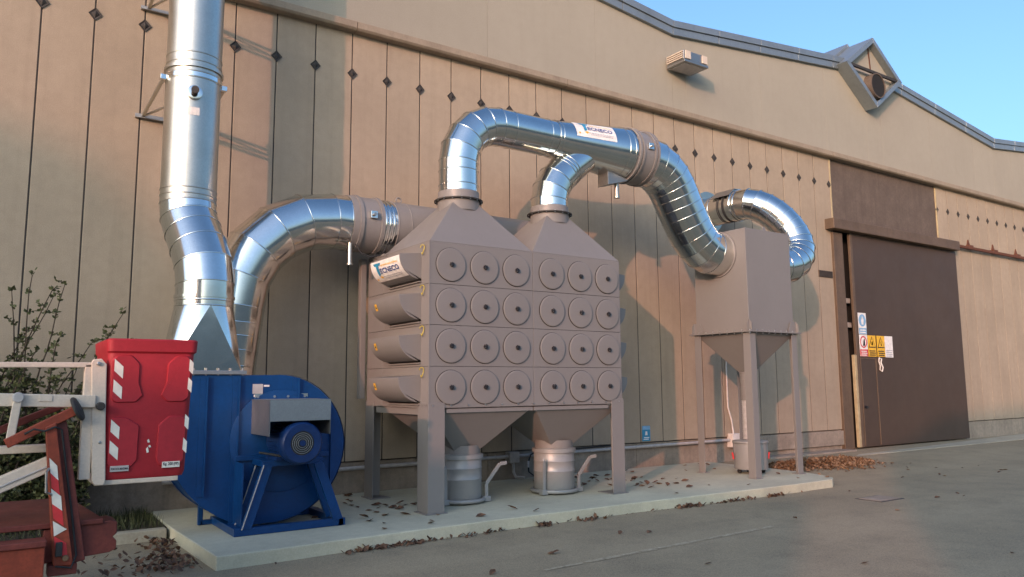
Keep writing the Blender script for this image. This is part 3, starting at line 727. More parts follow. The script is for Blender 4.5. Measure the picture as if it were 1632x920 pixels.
# company signs -----------------------------------------------------------
def company_sign(name, label, w, h, fn, seg=8):
    """white plate w x h mapped through fn(u, v, lift)"""
    S = thing(name, label, 'sign', fn(w/2, h/2, 0), 'company signs')
    m = MB(); vs = []; fs = []
    for i in range(seg+1):
        for j in range(seg+1): vs.append(fn(w*i/seg, h*j/seg, .003))
    for i in range(seg):
        for j in range(seg): a = i*(seg+1)+j; fs.append((a, a+seg+1, a+seg+2, a+1))
    m.add(vs, fs); m.build('plate', 'sign_white', S, smooth=60)
    k = h/.26
    L = .010
    m = MB(); T = [(.10, .80), (.145, .86), (.32, .88), (.305, .80), (.235, .80), (.235, .36), (.17, .36), (.17, .80)]
    # big T: bar and stem
    q = lambda x, y: fn(w*x, h*y, L)
    def strip4(a, b, c, d, n=6):      # a-b bottom to top left, d-c bottom to top right
        for i in range(n):
            t0, t1 = i/n, (i+1)/n; f = lambda p, r, t: (p[0]+(r[0]-p[0])*t, p[1]+(r[1]-p[1])*t)
            m.add([q(*f(a, b, t0)), q(*f(d, c, t0)), q(*f(d, c, t1)), q(*f(a, b, t1))], [(0, 1, 2, 3)])
    strip4((.15, .79), (.11, .91), (.36, .91), (.33, .79), 3); strip4((.195, .32), (.195, .79), (.28, .79), (.27, .40)); m.build('letter_t', 'sign_blue', S)
    lettering('letters', 'ECNECO', h*.31, w*.62, lambda u, v: fn(w*.295+u, h*.42+v, L), 'sign_navy', S)
    lettering('yellow_letters', 'IMPIANTI INDUSTRIALI', h*.095, w*.56, lambda u, v: fn(w*.36+u, h*.74+v, L), 'sign_yellow', S)
    m = MB()
    for y0, a, b in ((.25, .30, .92), (.16, .34, .90)):
        x = a
        while x < b:
            ww = random.uniform(.02, .06); m.add([q(x, y0), q(min(b, x+ww), y0), q(min(b, x+ww), y0+.035), q(x, y0+.035)], [(0, 1, 2, 3)]); x += ww+.012
    m.build('small_print', 'line_grey', S)
    m = MB(); m.add([q(.20, .27), q(.25, .19), q(.30, .27), q(.27, .31), q(.23, .31)], [(0, 1, 2, 3, 4)]); m.build('emblem', 'sign_yellow', S)
    m = MB(); m.add([q(.05, .14), q(.09, .14), q(.09, .22), q(.05, .22)], [(0, 1, 2, 3)]); m.build('emblem', 'sign_yellow', S)
def hood_fn(u, v, e):
    h = .285
    s = (.30-v); a = s/.30
    return Vector((FX0-((.30+e)*math.cos(a)), -1.245-u, 2.925+.285-(.285+e)*math.sin(a)))
company_sign('company_sign', 'white TECNECO sign stuck on the top left hood', .85, .30, lambda u, v, e: hood_fn(u, v+.0, e))
def duct_fn(u, v, e):
    x = 6.70+u; r = r1+.012+(.405-r1-.012)*(x-6.50)/(7.66-6.50)+e
    a = .06+(v)/r; zc = zt-.003-.022*(x-6.5)/1.16
    return Vector((x, CY-.03*(x-6.5)/1.16-math.cos(a)*r, zc+math.sin(a)*r))
company_sign('company_sign', 'white TECNECO sign stuck on the overhead main duct', .70, .30, duct_fn)

# ------------------------------------------------------------------ drop box (pre separator)
DB = thing('drop_box', 'grey square separator box with hopper on four slim legs', 'separator', (10.46, -1.85, .125))
BX0, BX1, BY0, BY1, BZ0, BZ1 = 9.88, 11.03, -2.38, -1.26, 2.47, 4.165
m = MB(); m.box(BX0, BX1, BY0, BY1, BZ0, BZ1); m.build('box', 'grey_paint', DB, .006)
m = MB(); m.box(BX0-.09, BX1+.09, BY0-.09, BY1+.09, BZ0-.024, BZ0-.002); m.build('flange', 'grey_paint', DB, .003)
for k in range(9):
    t = k/8
    m = MB(); m.cyl((BX0-.05+t*(BX1-BX0+.1), BY0-.055, BZ0-.045), (BX0-.05+t*(BX1-BX0+.1), BY0-.055, BZ0+.02), .011, n=6); m.build('bolt', 'steel_bolt', DB)
    m = MB(); m.cyl((BX0-.055, BY0-.05+t*(BY1-BY0+.1), BZ0-.045), (BX0-.055, BY0-.05+t*(BY1-BY0+.1), BZ0+.02), .011, n=6); m.build('bolt', 'steel_bolt', DB)
loft((BX0-.0, BX1+.0, BY0, BY1), BZ0-.03, (10.46, -1.82), .12, 1.80, 'grey_paint', 'hopper', DB)
for sx, sy in ((-1, -1), (1, -1), (-1, 1), (1, 1)):
    x = (BX0-.03 if sx < 0 else BX1+.03); y = (BY0-.03 if sy < 0 else BY1+.03); t = .010; w = .14
    poly = [(x, y), (x-sx*w, y), (x-sx*w, y-sy*t), (x-sx*t, y-sy*t), (x-sx*t, y-sy*w), (x, y-sy*w)]
    m = MB(); m.prism(poly, lambda a, b: (a, b, .135), lambda a, b: (a, b, BZ0-.026)); o = m.build('leg', 'grey_paint', DB, .003)
    m = MB(); m.box(min(x+sx*.03, x-sx*.13), max(x+sx*.03, x-sx*.13), min(y+sy*.03, y-sy*.13), max(y+sy*.03, y-sy*.13), .125, .135); m.build('foot_plate', 'grey_paint', o)
    # folded gusset at the box corner
    m = MB(); m.prism([(-.05, 0), (.20, 0), (.20, .05), (.13, .18), (-.01, .18), (-.05, .12)], lambda a, b: (x-sx*a, y, BZ0+b), lambda a, b: (x-sx*a, y-sy*.008, BZ0+b))
    m.prism([(-.05, 0), (.20, 0), (.20, .05), (.13, .18), (-.01, .18), (-.05, .12)], lambda a, b: (x, y-sy*a, BZ0+b), lambda a, b: (x-sx*.008, y-sy*a, BZ0+b)); m.build('gusset', 'grey_paint', DB)
m = MB(); m.prism([(10.42, 4.165), (10.54, 4.165), (10.50, 4.25), (10.46, 4.25)], lambda x, z: (x, -2.30, z), lambda x, z: (x, -2.285, z)); m.build('lifting_lug', 'grey_paint', DB)
duct(DB, [(10.46, -1.82, 1.80), (10.46, -1.82, 1.68), (10.46, -1.82, 1.56), (10.46, -1.82, 1.42), (10.46, -1.82, 1.34)], .12, 'grey_paint', name='discharge_pipe', bead=.010)
m = MB(); pr = [(0, .105)]
for k in range(22): pr += [(.03*k+.008, .105), (.03*k+.015, .11), (.03*k+.023, .105)]
m.lathe((10.46, -1.82, 1.34), (0, 0, -1), pr, 32, False); m.build('flexible_hose', 'conduit_grey', DB, smooth=60)
SD = thing('wheeled_bin', 'small grey dust bin on castors with red toggle clamps under the separator', 'bin', (10.47, -1.82, .125))
m = MB(); m.lathe((10.47, -1.82, .20), (0, 0, 1), [(0, .27), (.01, .275), (.42, .275), (.425, .265)], 48); m.build('body', 'drum_paint', SD, smooth=40)
m = MB(); m.lathe((10.47, -1.82, .627), (0, 0, 1), [(0, .29), (.005, .295), (.03, .295), (.04, .28), (.055, .12)], 48); m.build('lid', 'drum_paint', SD, smooth=35)
for a in (-2.35, -.55, .9, 2.6):
    c = Vector((10.47+.285*math.cos(a), -1.82+.285*math.sin(a), 0))
    m = MB(); m.bar(c+Vector((0, 0, .46)), c+Vector((0, 0, .64)), .03, .02, (math.cos(a), math.sin(a), 0)); m.build('clamp', 'steel_bolt', SD)
    m = MB(); m.bar(c+Vector((.012*math.cos(a), .012*math.sin(a), .36)), c+Vector((.03*math.cos(a), .03*math.sin(a), .47)), .035, .022, (math.cos(a), math.sin(a), 0)); m.build('clamp_handle', 'sign_red', SD, .004)
    c2 = Vector((10.47+.2*math.cos(a), -1.82+.2*math.sin(a), .162)); m = MB(); m.cyl(c2+Vector((-.016, 0, 0)), c2+Vector((.016, 0, 0)), .037, n=16); m.box(c2.x-.022, c2.x+.022, c2.y-.02, c2.y+.02, .165, .20); m.build('castor', 'black_rubber', SD)

# --- duct from the separator round to the wall
WD = thing('wall_duct', 'galvanised many segment bend from the separator into the wall', 'duct', (11.72, -.6, 4.0))
r2 = .295
wp = [(11.72, -.02, 5.08), (11.72, -.24, 5.08), (11.72, -.50, 5.08), (11.72, -.76, 5.08), (11.72, -.84, 5.08)]
wb = bez((11.72, -.84, 5.08), (11.80, -1.62, 5.15), (13.05, -1.86, 3.70), (11.03, -1.86, 3.66), 14)
duct(WD, wp[:-1]+wb, [r2]*4+[r2+.02*k/14 for k in range(15)], bead=.010)
collar(WD, (11.72, -.015, 5.08), (0, 1, 0), r2-.01, .025, .15, 'galvanised_dull', 'wall_flange')
collar(WD, (11.72, -.77, 5.08), (0, 1, 0), r2, .03, .02, 'galvanised', 'clamp_ring'); collar(WD, (11.72, -.84, 5.08), (0, 1, 0), r2, .03, .015, 'galvanised', 'clamp_ring')
# slanted damper shroud on the duct
m = MB()
for a0, a1 in ((R(40), R(75)), (R(75), R(110)), (R(110), R(150))):
    f = lambda a, rad, y: (11.72+rad*math.cos(a), y, 5.08+rad*math.sin(a))
    m.add([f(a0, .345, -.34), f(a1, .345, -.34), f(a1, .345, -.80), f(a0, .345, -.80), f(a0, .335, -.34), f(a1, .335, -.34), f(a1, .335, -.80), f(a0, .335, -.80)],
          [(0, 1, 2, 3), (7, 6, 5, 4), (0, 4, 5, 1), (2, 6, 7, 3)])
m.build('damper_shroud', 'galvanised_box', WD)
for yy in (-.50, -.63): collar(WD, (11.72, yy, 5.08), (0, 1, 0), r2, .05, .008, 'black_rubber', 'rubber_band')

# ------------------------------------------------------------------ blue fan
FN = thing('centrifugal_fan', 'big blue centrifugal fan with volute housing on an angle frame', 'fan', (2.45, -1.8, .125))
FC = (2.33, 1.0); FYa, FYb = -1.95, -1.38
def volute():
    o = [(2.05, 1.752)]
    key = [(0, .752), (45, .81), (90, .85), (135, .85), (180, .83), (225, .90), (250, .97), (270, 1.05)]
    for d in range(0, 271, 6):
        for (a, ra), (b, rb) in zip(key, key[1:]):
            if a <= d <= b: r = ra+(rb-ra)*(d-a)/(b-a); break
        o.append((FC[0]+r*math.sin(R(d)), FC[1]+r*math.cos(R(d))))
    o.append((1.25, 1.752)); return o
VO = volute()
m = MB(); m.prism(VO, lambda x, z: (x, FYa, z), lambda x, z: (x, FYa+.008, z)); m.build('front_plate', 'blue_paint', FN)
m = MB(); m.prism(VO, lambda x, z: (x, FYb, z), lambda x, z: (x, FYb-.008, z)); m.build('back_plate', 'blue_paint', FN)
vin = [(FC[0]+(x-FC[0])*.985, FC[1]+(z-FC[1])*.985) for x, z in VO]
m = MB(); k = len(VO)
m.add([(x, FYa+.008, z) for x, z in vin]+[(x, FYb-.008, z) for x, z in vin], [(i, i+1, k+i+1, k+i) for i in range(k-1)]); m.build('scroll_sheet', 'blue_paint', FN, smooth=30)
# rim angle along the scroll edges
for y0 in (FYa-.004, FYb+.004):
    m = MB(); sg = 1 if y0 < -1.6 else -1
    vo2 = [(FC[0]+(x-FC[0])*1.012, FC[1]+(z-FC[1])*1.012) for x, z in VO[1:-1]]
    kk = len(vo2)
    m.add([(x, y0, z) for x, z in vo2]+[(x, y0+sg*.035, z) for x, z in vo2], [(i, i+1, kk+i+1, kk+i) for i in range(kk-1)])
    m.build('rim_angle', 'blue_paint', FN, smooth=30)
def vang(x, z0, z1, name='stiffener'):
    m = MB(); m.box(x-.035, x+.035, FYa-.010, FYa-.002, z0, z1); m.box(x+.027, x+.035, FYa-.045, FYa-.010, z0, z1); m.build(name, 'blue_paint', FN)
vang(1.62, .50, 1.735); vang(1.95, .17, 1.74); vang(2.60, 1.35, 1.72); vang(2.98, .40, 1.42)
m = MB(); m.lathe((2.45, FYa-.003, 1.04), (0, -1, 0), [(0, .55), (.012, .55), (.016, .54)], 56); m.build('inlet_plate', 'blue_paint', FN, smooth=30)
# base frame
FB = -2.30
for a, b in (((1.95, FB, .165), (3.04, FB, .165)), ((1.95, FYb+.0, .165), (3.04, FYb+.0, .165))):
    m = MB(); m.bar(a, b, .08, .075); m.build('base_beam', 'blue_paint', FN, .004)
for xx in (1.90, 3.0):
    m = MB(); m.bar((xx+.02, FB-.04, .166), (xx+.02, FYb+.04, .166), .08, .078); m.build('base_beam', 'blue_paint', FN, .004)
m = MB(); m.bar((1.76, FYb-.02, .13), (1.76, FYb-.02, .40), .05, .05); m.bar((1.76, FYb-.02, .155), (1.95, FYb-.02, .155), .05, .05); m.build('rear_foot', 'blue_paint', FN, .004)
# pedestal under the motor
m = MB(); m.box(2.14, 2.80, FB-.03, FYa-.002, .80, .865); m.build('motor_table', 'blue_paint', FN, .005)
m = MB(); m.box(1.96, 2.98, FYa-.06, FYa-.012, .845, .90); m.build('motor_table', 'blue_paint', FN, .005)
for yy, w in ((FB-.02, .10), (FYa-.10, .07)):
    m = MB(); m.bar((2.20, yy, .82), (2.00, yy, .19), w, .05, (0, 1, 0)); m.build('pedestal_leg', 'blue_paint', FN, .004)
    m = MB(); m.bar((2.74, yy, .82), (2.98, yy, .19), w, .05, (0, 1, 0)); m.build('pedestal_leg', 'blue_paint', FN, .004)
    for xa, xb in ((2.155, 1.952),):
        m = MB(); m.bar((xa, yy-.03, .82), (xb, yy-.03, .19), .007, .02, (0, 1, 0)); m.build('leg_edge', 'conduit_grey', FN)
m = MB(); m.box(1.96, 1.972, FB+.02, FYa, .19, .84); m.build('side_web', 'blue_paint', FN)
# motor
mx, mz = 2.46, 1.045
MO = MB(); MO.cyl((mx, FYa-.02, mz), (mx, FB-.20, mz), .175, n=40); MO = MO.build('motor', 'motor_blue', FN, smooth=40)
for k in range(28):
    a = 2*PI*k/28; d = Vector((math.cos(a), 0, math.sin(a)))
    m = MB(); m.bar(Vector((mx, -2.06, mz))+d*.185, Vector((mx, FB-.14, mz))+d*.185, .006, .035, d); m.build('cooling_fin', 'motor_blue', MO)
m = MB(); m.lathe((mx, FB-.16, mz), (0, -1, 0), [(0, .215), (.10, .222), (.155, .215), (.175, .195), (.172, .125), (.16, .12)], 48, False); m.build('fan_cowl', 'motor_blue', MO, smooth=40)
m = MB(); m.cyl((mx, FB-.31, mz), (mx, FB-.325, mz), .122, n=40); m.build('grille_plate', 'anchor_dark', MO)
for rr in (.045, .065, .085, .105): m = MB(); m.torus((mx, FB-.328, mz), (0, 1, 0), rr, .004, 32, 6); m.build('grille_ring', 'galvanised_box', MO, smooth=60)
m = MB(); m.cyl((mx, FB-.325, mz), (mx, FB-.34, mz), .03, n=20); m.build('grille_hub', 'motor_blue', MO)
m = MB(); m.box(mx-.2, mx+.2, FB-.12, FYa-.1, .866, .90); m.build('motor_foot', 'motor_blue', MO)
# galvanised rain cover
def cover():
    x0, x1, y0, y1, za, zb = 2.12, 2.76, -2.62, FYa-.003, 1.275, 1.488; t = .004
    m = MB(); m.box(x0, x1, y0, y1, zb, zb+t); o = m.build('rain_cover', 'galvanised_box', FN)
    for (a, b, c, d, e, f) in ((x0, x1, y0, y0+t, za, zb), (x0, x0+t, y0+t, y1, za-.15, zb), (x1-t, x1, y0+t, y1, za-.15, zb)):
        m = MB(); m.box(a, b, c, d, e, f-.001); m.build('cover_side', 'galvanised_box', o)
    for xa in (2.15, 2.47): m = MB(); m.box(xa, xa+.27, FYa-.009, FYa-.003, zb, zb+.06); m.build('cover_tab', 'galvanised_dull', o)
    for xa in (2.18, 2.36, 2.51, 2.70): m = MB(); m.cyl((xa, FYa-.012, zb+.03), (xa, FYa-.03, zb+.03), .014, n=8); m.build('bolt', 'steel_bolt', o)
cover()
m = MB(); m.box(2.125, 2.235, FYa-.006, FYa-.001, 1.55, 1.655); m.build('rating_plate', 'conduit_grey', FN)
m = MB(); m.box(2.14, 2.22, FYa-.006, FYa-.001, 1.515, 1.54); m.box(2.245, 2.305, FYa-.006, FYa-.001, 1.625, 1.645); m.build('small_plate', 'white_plastic', FN)
m = MB(); m.tube([(2.5, -2.55, .90), (2.35, -2.5, .90), (2.25, -2.3, .92), (2.18, -2.1, .93)], .012, 8); m.build('motor_cable', 'black_rubber', FN, smooth=60)

# ------------------------------------------------------------------ conduit along the wall
CD = thing('wall_conduit', 'grey plastic conduit running along the foot of the wall', 'conduit', (8, -.05, .48))
for a, b in ((1.6, 4.2), (4.2, 6.73), (6.92, 9.5), (9.5, 12.05)):
    m = MB(); m.tube([(a, -.045, .455+.004*a), (b, -.045, .455+.004*b)], .028, 12); m.build('conduit_run', 'conduit_grey', CD, smooth=60)
for xx in (2.5, 3.9, 5.3, 6.5, 7.6, 8.8, 10.0, 11.2): m = MB(); m.torus((xx, -.045, .455+.004*xx), (1, 0, 0), .029, .007, 16, 6); m.build('clip', 'conduit_grey', CD)
m = MB(); m.box(6.73, 6.92, -.11, .028, .38, .555); m.build('junction_box', 'conduit_grey', CD, .012)
m = MB(); m.tube([(6.83, -.05, .38), (6.83, -.06, .24), (6.85, -.10, .16), (6.95, -.2, .15)], .024, 12); m.build('drop_pipe', 'conduit_grey', CD, smooth=60)
m = MB(); m.box(12.05, 12.28, -.13, .028, .36, .63); m.build('end_box', 'white_plastic', CD, .01)
m = MB(); m.tube([(12.15, -.06, .63), (12.13, -.04, .9), (12.05, -.03, 1.15), (12.05, -.03, 2.3)], .016, 8); m.build('thin_pipe', 'white_plastic', CD, smooth=60)
CB = thing('black_cable', 'loose black cable looping from the wall box to the pad', 'cable', (7.1, -.3, .13))
m = MB(); m.tube([(8.9, -.06, .55), (8.2, -.065, .54), (7.4, -.08, .545), (7.15, -.1, .50), (7.05, -.16, .38), (7.02, -.22, .24), (7.1, -.3, .16), (7.4, -.42, .14), (7.75, -.55, .14)], .012, 8); m.build('cable', 'black_rubber', CB, smooth=60)
m = MB(); m.tube([(7.05, -.16, .40), (7.02, -.2, .31)], .018, 8); m.build('cable_tag', 'white_plastic', CB)

# ------------------------------------------------------------------ signs
def sign_plate(name, label, x0, x1, z0, z1, y, mat, deco, group=None):
    S = thing(name, label, 'sign', ((x0+x1)/2, y, z0), group)
    m = MB(); m.box(x0, x1, y-.004, y, z0, z1); m.build('plate', mat, S)
    for nm, mt, kind, a in deco:
        m = MB(); yy = y-.006
        if kind == 'disc': m.cyl((a[0], yy, a[1]), (a[0], yy-.002, a[1]), a[2], n=28)
        elif kind == 'ring': m.lathe((a[0], yy, a[1]), (0, -1, 0), [(0, a[2]), (.003, a[2]), (.003, a[2]*.8), (0, a[2]*.8)], 28, False)
        elif kind == 'rect': m.box(a[0], a[1], yy-.002, yy, a[2], a[3])
        elif kind == 'poly': m.prism(a, lambda p, q: (p, yy-.003, q), lambda p, q: (p, yy, q))
        elif kind == 'lines':
            for k in range(a[4]): z = a[2]+(a[3]-a[2])*k/a[4]; m.box(a[0]+.01*(k % 2), a[1]-.015*((k+1) % 2), yy-.002, yy, z, z+(a[3]-a[2])/a[4]*.5)
        m.build(nm, mt, S)
DY = -.086
def tri(cx, cz, s): return [(cx-s, cz-s*.85), (cx+s, cz-s*.85), (cx, cz+s*.95)]
x0, x1 = 16.68, 17.01
sign_plate('mandatory_sign', 'white sign with pale blue disc, topmost on the brown door', x0, x1, 2.75, 3.26, DY, 'sign_white',
           [('disc', 'sign_sky', 'disc', (x0+.165, 3.08, .145)), ('figure', 'sign_white', 'poly', [(x0+.13, 2.98), (x0+.20, 2.98), (x0+.215, 3.09), (x0+.165, 3.18), (x0+.115, 3.09)]),
            ('caption', 'sign_sky', 'rect', (x0+.01, x1-.01, 2.76, 2.90)), ('caption_text', 'sign_white', 'lines', (x0+.04, x1-.04, 2.78, 2.89, 2))])
sign_plate('prohibition_sign', 'white sign with red ring and red caption on the brown door', x0, x1, 2.23, 2.74, DY, 'sign_white',
           [('ring', 'sign_red', 'ring', (x0+.165, 2.57, .14)), ('figure', 'sign_black', 'poly', [(x0+.13, 2.48), (x0+.22, 2.48), (x0+.21, 2.66), (x0+.17, 2.62)]),
            ('caption', 'sign_red', 'rect', (x0+.005, x1-.005, 2.235, 2.395)), ('caption_text', 'sign_white', 'lines', (x0+.04, x1-.04, 2.25, 2.385, 3))])
for nm, lab, a in (('warning_sign', 'yellow triangle warning sign next to the red ring sign', 17.03), ('warning_sign', 'yellow triangle warning sign next to the blank white sheet', 17.41)):
    fig = [(a+.12, 2.50), (a+.20, 2.50), (a+.20, 2.56), (a+.17, 2.60), (a+.13, 2.57)] if a < 17.3 else [(a+.15, 2.48), (a+.20, 2.50), (a+.17, 2.56), (a+.19, 2.62), (a+.14, 2.58)]
    sign_plate(nm, lab, a, a+.33, 2.23, 2.735, DY, 'sign_yellow',
               [('triangle', 'sign_black', 'poly', tri(a+.165, 2.57, .15)), ('triangle_field', 'sign_yellow', 'poly', [(p, q) for p, q in tri(a+.165, 2.566, .118)]),
                ('figure', 'sign_black', 'poly', fig), ('caption_text', 'sign_black', 'lines', (a+.03, a+.30, 2.255, 2.40, 3))], 'yellow warning signs on the door')
for o in bpy.data.objects:      # lift the inner fields clear of the black triangle
    if o.name.startswith('triangle_field') or o.name.startswith('figure') or o.name.startswith('caption_text'): o.location.y -= .004
sign_plate('notice_sheet', 'plain white notice sheet at the right end of the door signs', 17.75, 18.09, 2.22, 2.735, DY, 'sign_white', [('small_print', 'line_grey', 'lines', (17.78, 18.05, 2.24, 2.42, 4))])
TG = thing('plastic_tag', 'crumpled clear plastic sleeve hanging under the yellow sign', 'tag', (17.48, DY, 1.9))
m = MB(); m.tube([(17.45, DY-.01, 2.2), (17.55, DY-.01, 2.18), (17.51, DY-.015, 2.08), (17.59, DY-.012, 1.98), (17.55, DY-.01, 1.88), (17.45, DY-.012, 1.92), (17.48, DY-.01, 2.02), (17.43, DY-.01, 2.12), (17.45, DY-.01, 2.2)], .016, 6); m.build('sleeve', 'white_plastic', TG, smooth=60)
sign_plate('blue_notice', 'small blue notice on the wall panel above the conduit', 9.72, 9.92, .585, .86, -.003, 'sign_blue',
           [('header', 'sign_sky', 'rect', (9.725, 9.915, .79, .855)), ('figure', 'sign_white', 'poly', [(9.79, .69), (9.85, .69), (9.84, .76), (9.80, .76)]), ('caption_text', 'sign_white', 'lines', (9.75, 9.89, .61, .67, 2))])

# ------------------------------------------------------------------ aerial lift on the left
AL = thing('aerial_lift', 'trailer mounted aerial lift with red basket and cream boom', 'aerial lift', (-.3, -4.3, 0))
def basket():
    # tapered moulded tub: rounded rectangle rings from bottom to top
    def ring(x0, x1, y0, y1, z, r=.05, n=5):
        o = []
        for cx, cy, a0 in ((x1-r, y0+r, -90), (x1-r, y1-r, 0), (x0+r, y1-r, 90), (x0+r, y0+r, 180)):
            for k in range(n+1): a = R(a0+90*k/n); o.append((cx+r*math.cos(a), cy+r*math.sin(a), z))
        return o
    lv = [(.435, .965, -4.36, -3.72, .985), (.425, .975, -4.375, -3.70, 1.02), (.425, 1.005, -4.395, -3.68, 1.87), (.415, 1.02, -4.412, -3.66, 1.885), (.41, 1.025, -4.418, -3.655, 1.965), (.425, 1.015, -4.41, -3.67, 1.975), (.44, 1.0, -4.38, -3.69, 1.95), (.45, .96, -4.34, -3.74, 1.05)]
    vs = []; rs = [ring(*l) for l in lv]; n = len(rs[0])
    for q in rs: vs += q
    fs = [(i*n+k, i*n+(k+1) % n, (i+1)*n+(k+1) % n, (i+1)*n+k) for i in range(len(lv)-1) for k in range(n)]
    fs += [tuple(range(n-1, -1, -1)), tuple(range((len(lv)-1)*n, len(lv)*n))]
    m = MB(); m.add(vs, fs); return m.build('basket', 'red_plastic', AL, smooth=38)
BK = basket()
def fx(u, z): # basket front face: u 0..1 left to right
    t = (z-1.02)/.85; xa = .425; xb = .975+.03*t
    return (xa+(xb-xa)*u, -4.375-.02*t-.004, z)
# raised moulded panels (rounded outline, thin)
def moulded(u0, u1, z0, z1, step):
    o = []
    r = .05; W_ = .56
    pts = [(u0, z0), (u1, z0), (u1, z1), (u0, z1)]
    pl = [(u0, z0+.03), (u0+.05, z0), (u1-.08, z0), (u1, z0+.05)]
    pl += ([(u1, z1-.30), (u1-.06, z1-.20)] if step == 1 else [])+[(u1-(.06 if step == 1 else 0), z1-.06), (u1-.16, z1), (u0+.05, z1), (u0, z1-.03)]
    if step == 2:
        pl = [(u1, z0+.03), (u1-.05, z0), (u0+.08, z0), (u0, z0+.05), (u0, z1-.30), (u0+.06, z1-.20), (u0+.06, z1-.06), (u0+.16, z1), (u1-.05, z1), (u1, z1-.03)]
    if step == 3:
        pl = [(u1, z0+.03), (u1-.05, z0), (u0+.05, z0), (u0, z0+.05), (u0, z1-.06), (u0+.12, z1), (u1-.05, z1), (u1, z1-.03)]
    m = MB()
    def pt(u, z, l): q = fx(u, z); return (q[0], q[1]-l, q[2])
    q = []
    for i in range(len(pl)):        # extra points keep the sides straight
        (a0, b0), (a1, b1) = pl[i], pl[(i+1) % len(pl)]
        L_ = math.hypot((a1-a0)*.55, b1-b0); k_ = max(1, int(L_/.03))
        q += [(a0+(a1-a0)*j/k_, b0+(b1-b0)*j/k_) for j in range(k_)]
    pl = q
    for _ in range(2):      # corner cutting
        q = []
        for i in range(len(pl)):
            (a0, b0), (a1, b1) = pl[i], pl[(i+1) % len(pl)]
            q += [(a0*.75+a1*.25, b0*.75+b1*.25), (a0*.25+a1*.75, b0*.25+b1*.75)]
        pl = q
    cu = sum(p[0] for p in pl)/len(pl); cz = sum(p[1] for p in pl)/len(pl)
    ins = [(cu+(u-cu)*.93, cz+(z-cz)*.95) for u, z in pl]; n = len(pl)
    m.add([pt(u, z, -.004) for u, z in pl]+[pt(u, z, .010) for u, z in ins], [(k, (k+1) % n, n+(k+1) % n, n+k) for k in range(n)]+[tuple(range(n, 2*n))])
    m.build('moulded_panel', 'red_plastic', BK, smooth=25)
moulded(.05, .42, 1.52, 1.86, 1); moulded(.62, .96, 1.52, 1.86, 2); moulded(.05, .40, 1.06, 1.42, 0); moulded(.62, .96, 1.06, 1.42, 3)
def chevron(u0, u1, z, hh, dz):
    m = MB(); q = lambda u, zz: (lambda p: (p[0], p[1]-.0125, p[2]))(fx(u, zz))
    m.add([q(u0, z), q(u1, z-dz), q(u1, z-dz-hh), q(u0, z-hh)], [(0, 1, 2, 3)]); m.build('reflective_stripe', 'reflective_white', BK)
for z in (1.83, 1.685, 1.405, 1.26): chevron(.07, .17, z, .085, .055)
for z in (1.835, 1.70, 1.43, 1.26): chevron(.935, .985, z, .085, .03)
m = MB(); p0 = fx(.09, 1.05); m.box(p0[0], p0[0]+.118, p0[1]-.016, p0[1]-.004, 1.043, 1.082); m.build('label_plate', 'conduit_grey', BK)
lettering('label_text', 'PORTATA MASSIMA', .02, .108, lambda u, v: (p0[0]+.005+u, p0[1]-.018, 1.054+v), 'sign_black', BK)
p1 = fx(.70, 1.06); m = MB(); m.box(p1[0], p1[0]+.118, p1[1]-.016, p1[1]-.004, 1.05, 1.092); m.build('label_plate', 'reflective_white', BK)
lettering('label_text', 'Kg. 200 (PP)', .028, .104, lambda u, v: (p1[0]+.007+u, p1[1]-.018, 1.06+v), 'sign_black', BK)
for u, z, s in ((.50, 1.25, .03), (.495, 1.19, .05), (.52, 1.21, .02)):
    m = MB(); q = fx(u, z); m.add([(q[0], q[1]-.002, q[2]), (q[0]+.012, q[1]-.002, q[2]+s*.3), (q[0]+.02, q[1]-.002, q[2]-s*.5), (q[0]+.006, q[1]-.002, q[2]-s*.6)], [(0, 1, 2, 3)]); m.build('scuff', 'reflective_white', BK)
def part(name, mat, fnc, bev=.006): m = MB(); fnc(m); return m.build(name, mat, AL, bev)
# cream basket frame
part('basket_frame', 'cream_paint', lambda m: m.prism([(.322, 1.80), (.335, 1.825), (.385, 1.83), (.418, 1.79), (.43, 1.40), (.45, .985), (.44, .955), (.385, .958), (.365, .99)], lambda x, z: (x, -4.40, z), lambda x, z: (x, -4.34, z)))
part('basket_frame', 'cream_paint', lambda m: m.box(.385, .93, -4.36, -3.75, .95, .984))
part('basket_frame', 'cream_paint', lambda m: m.box(.285, .355, -4.385, -4.30, 1.0, 1.79))
part('pivot_pin', 'anchor_dark', lambda m: m.cyl((.39, -4.40, 1.50), (.39, -4.46, 1.50), .028, n=16))
part('pivot_pin', 'steel_bolt', lambda m: m.cyl((.365, -4.40, 1.795), (.365, -4.42, 1.795), .014, n=10))
part('pivot_pin', 'steel_bolt', lambda m: m.cyl((.40, -4.40, 1.25), (.40, -4.408, 1.25), .010, n=10))
# boom members
part('upper_tie_rod', 'cream_paint', lambda m: m.bar((-3.0, -4.36, 1.77), (.36, -4.36, 1.786), .05, .036))
part('boom', 'cream_paint', lambda m: m.bar((-3.0, -4.36, 1.66), (.36, -4.36, 1.532), .12, .085))
part('inspection_plate', 'cream_paint', lambda m: m.bar((.02, -4.423, 1.561), (.10, -4.423, 1.557), .006, .045))
part('support_strut', 'cream_paint', lambda m: m.bar((-.098, -4.43, 1.56), (-.128, -4.43, 1.28), .05, .045, (0, 1, 0)))
part('strut_head', 'conduit_grey', lambda m: m.cyl((-.098, -4.40, 1.567), (-.098, -4.46, 1.567), .034, n=18))
part('lower_boom', 'cream_paint', lambda m: m.bar((-3.0, -4.2, 1.22), (.15, -4.2, 1.215), .14, .05))
part('lower_boom', 'cream_paint', lambda m: m.bar((-2.55, -4.36, -.05), (.13, -4.36, 1.13), .09, .10))
part('lower_boom_edge', 'conduit_grey', lambda m: m.bar((-2.55, -4.409, -.06), (.10, -4.409, 1.107), .006, .012))
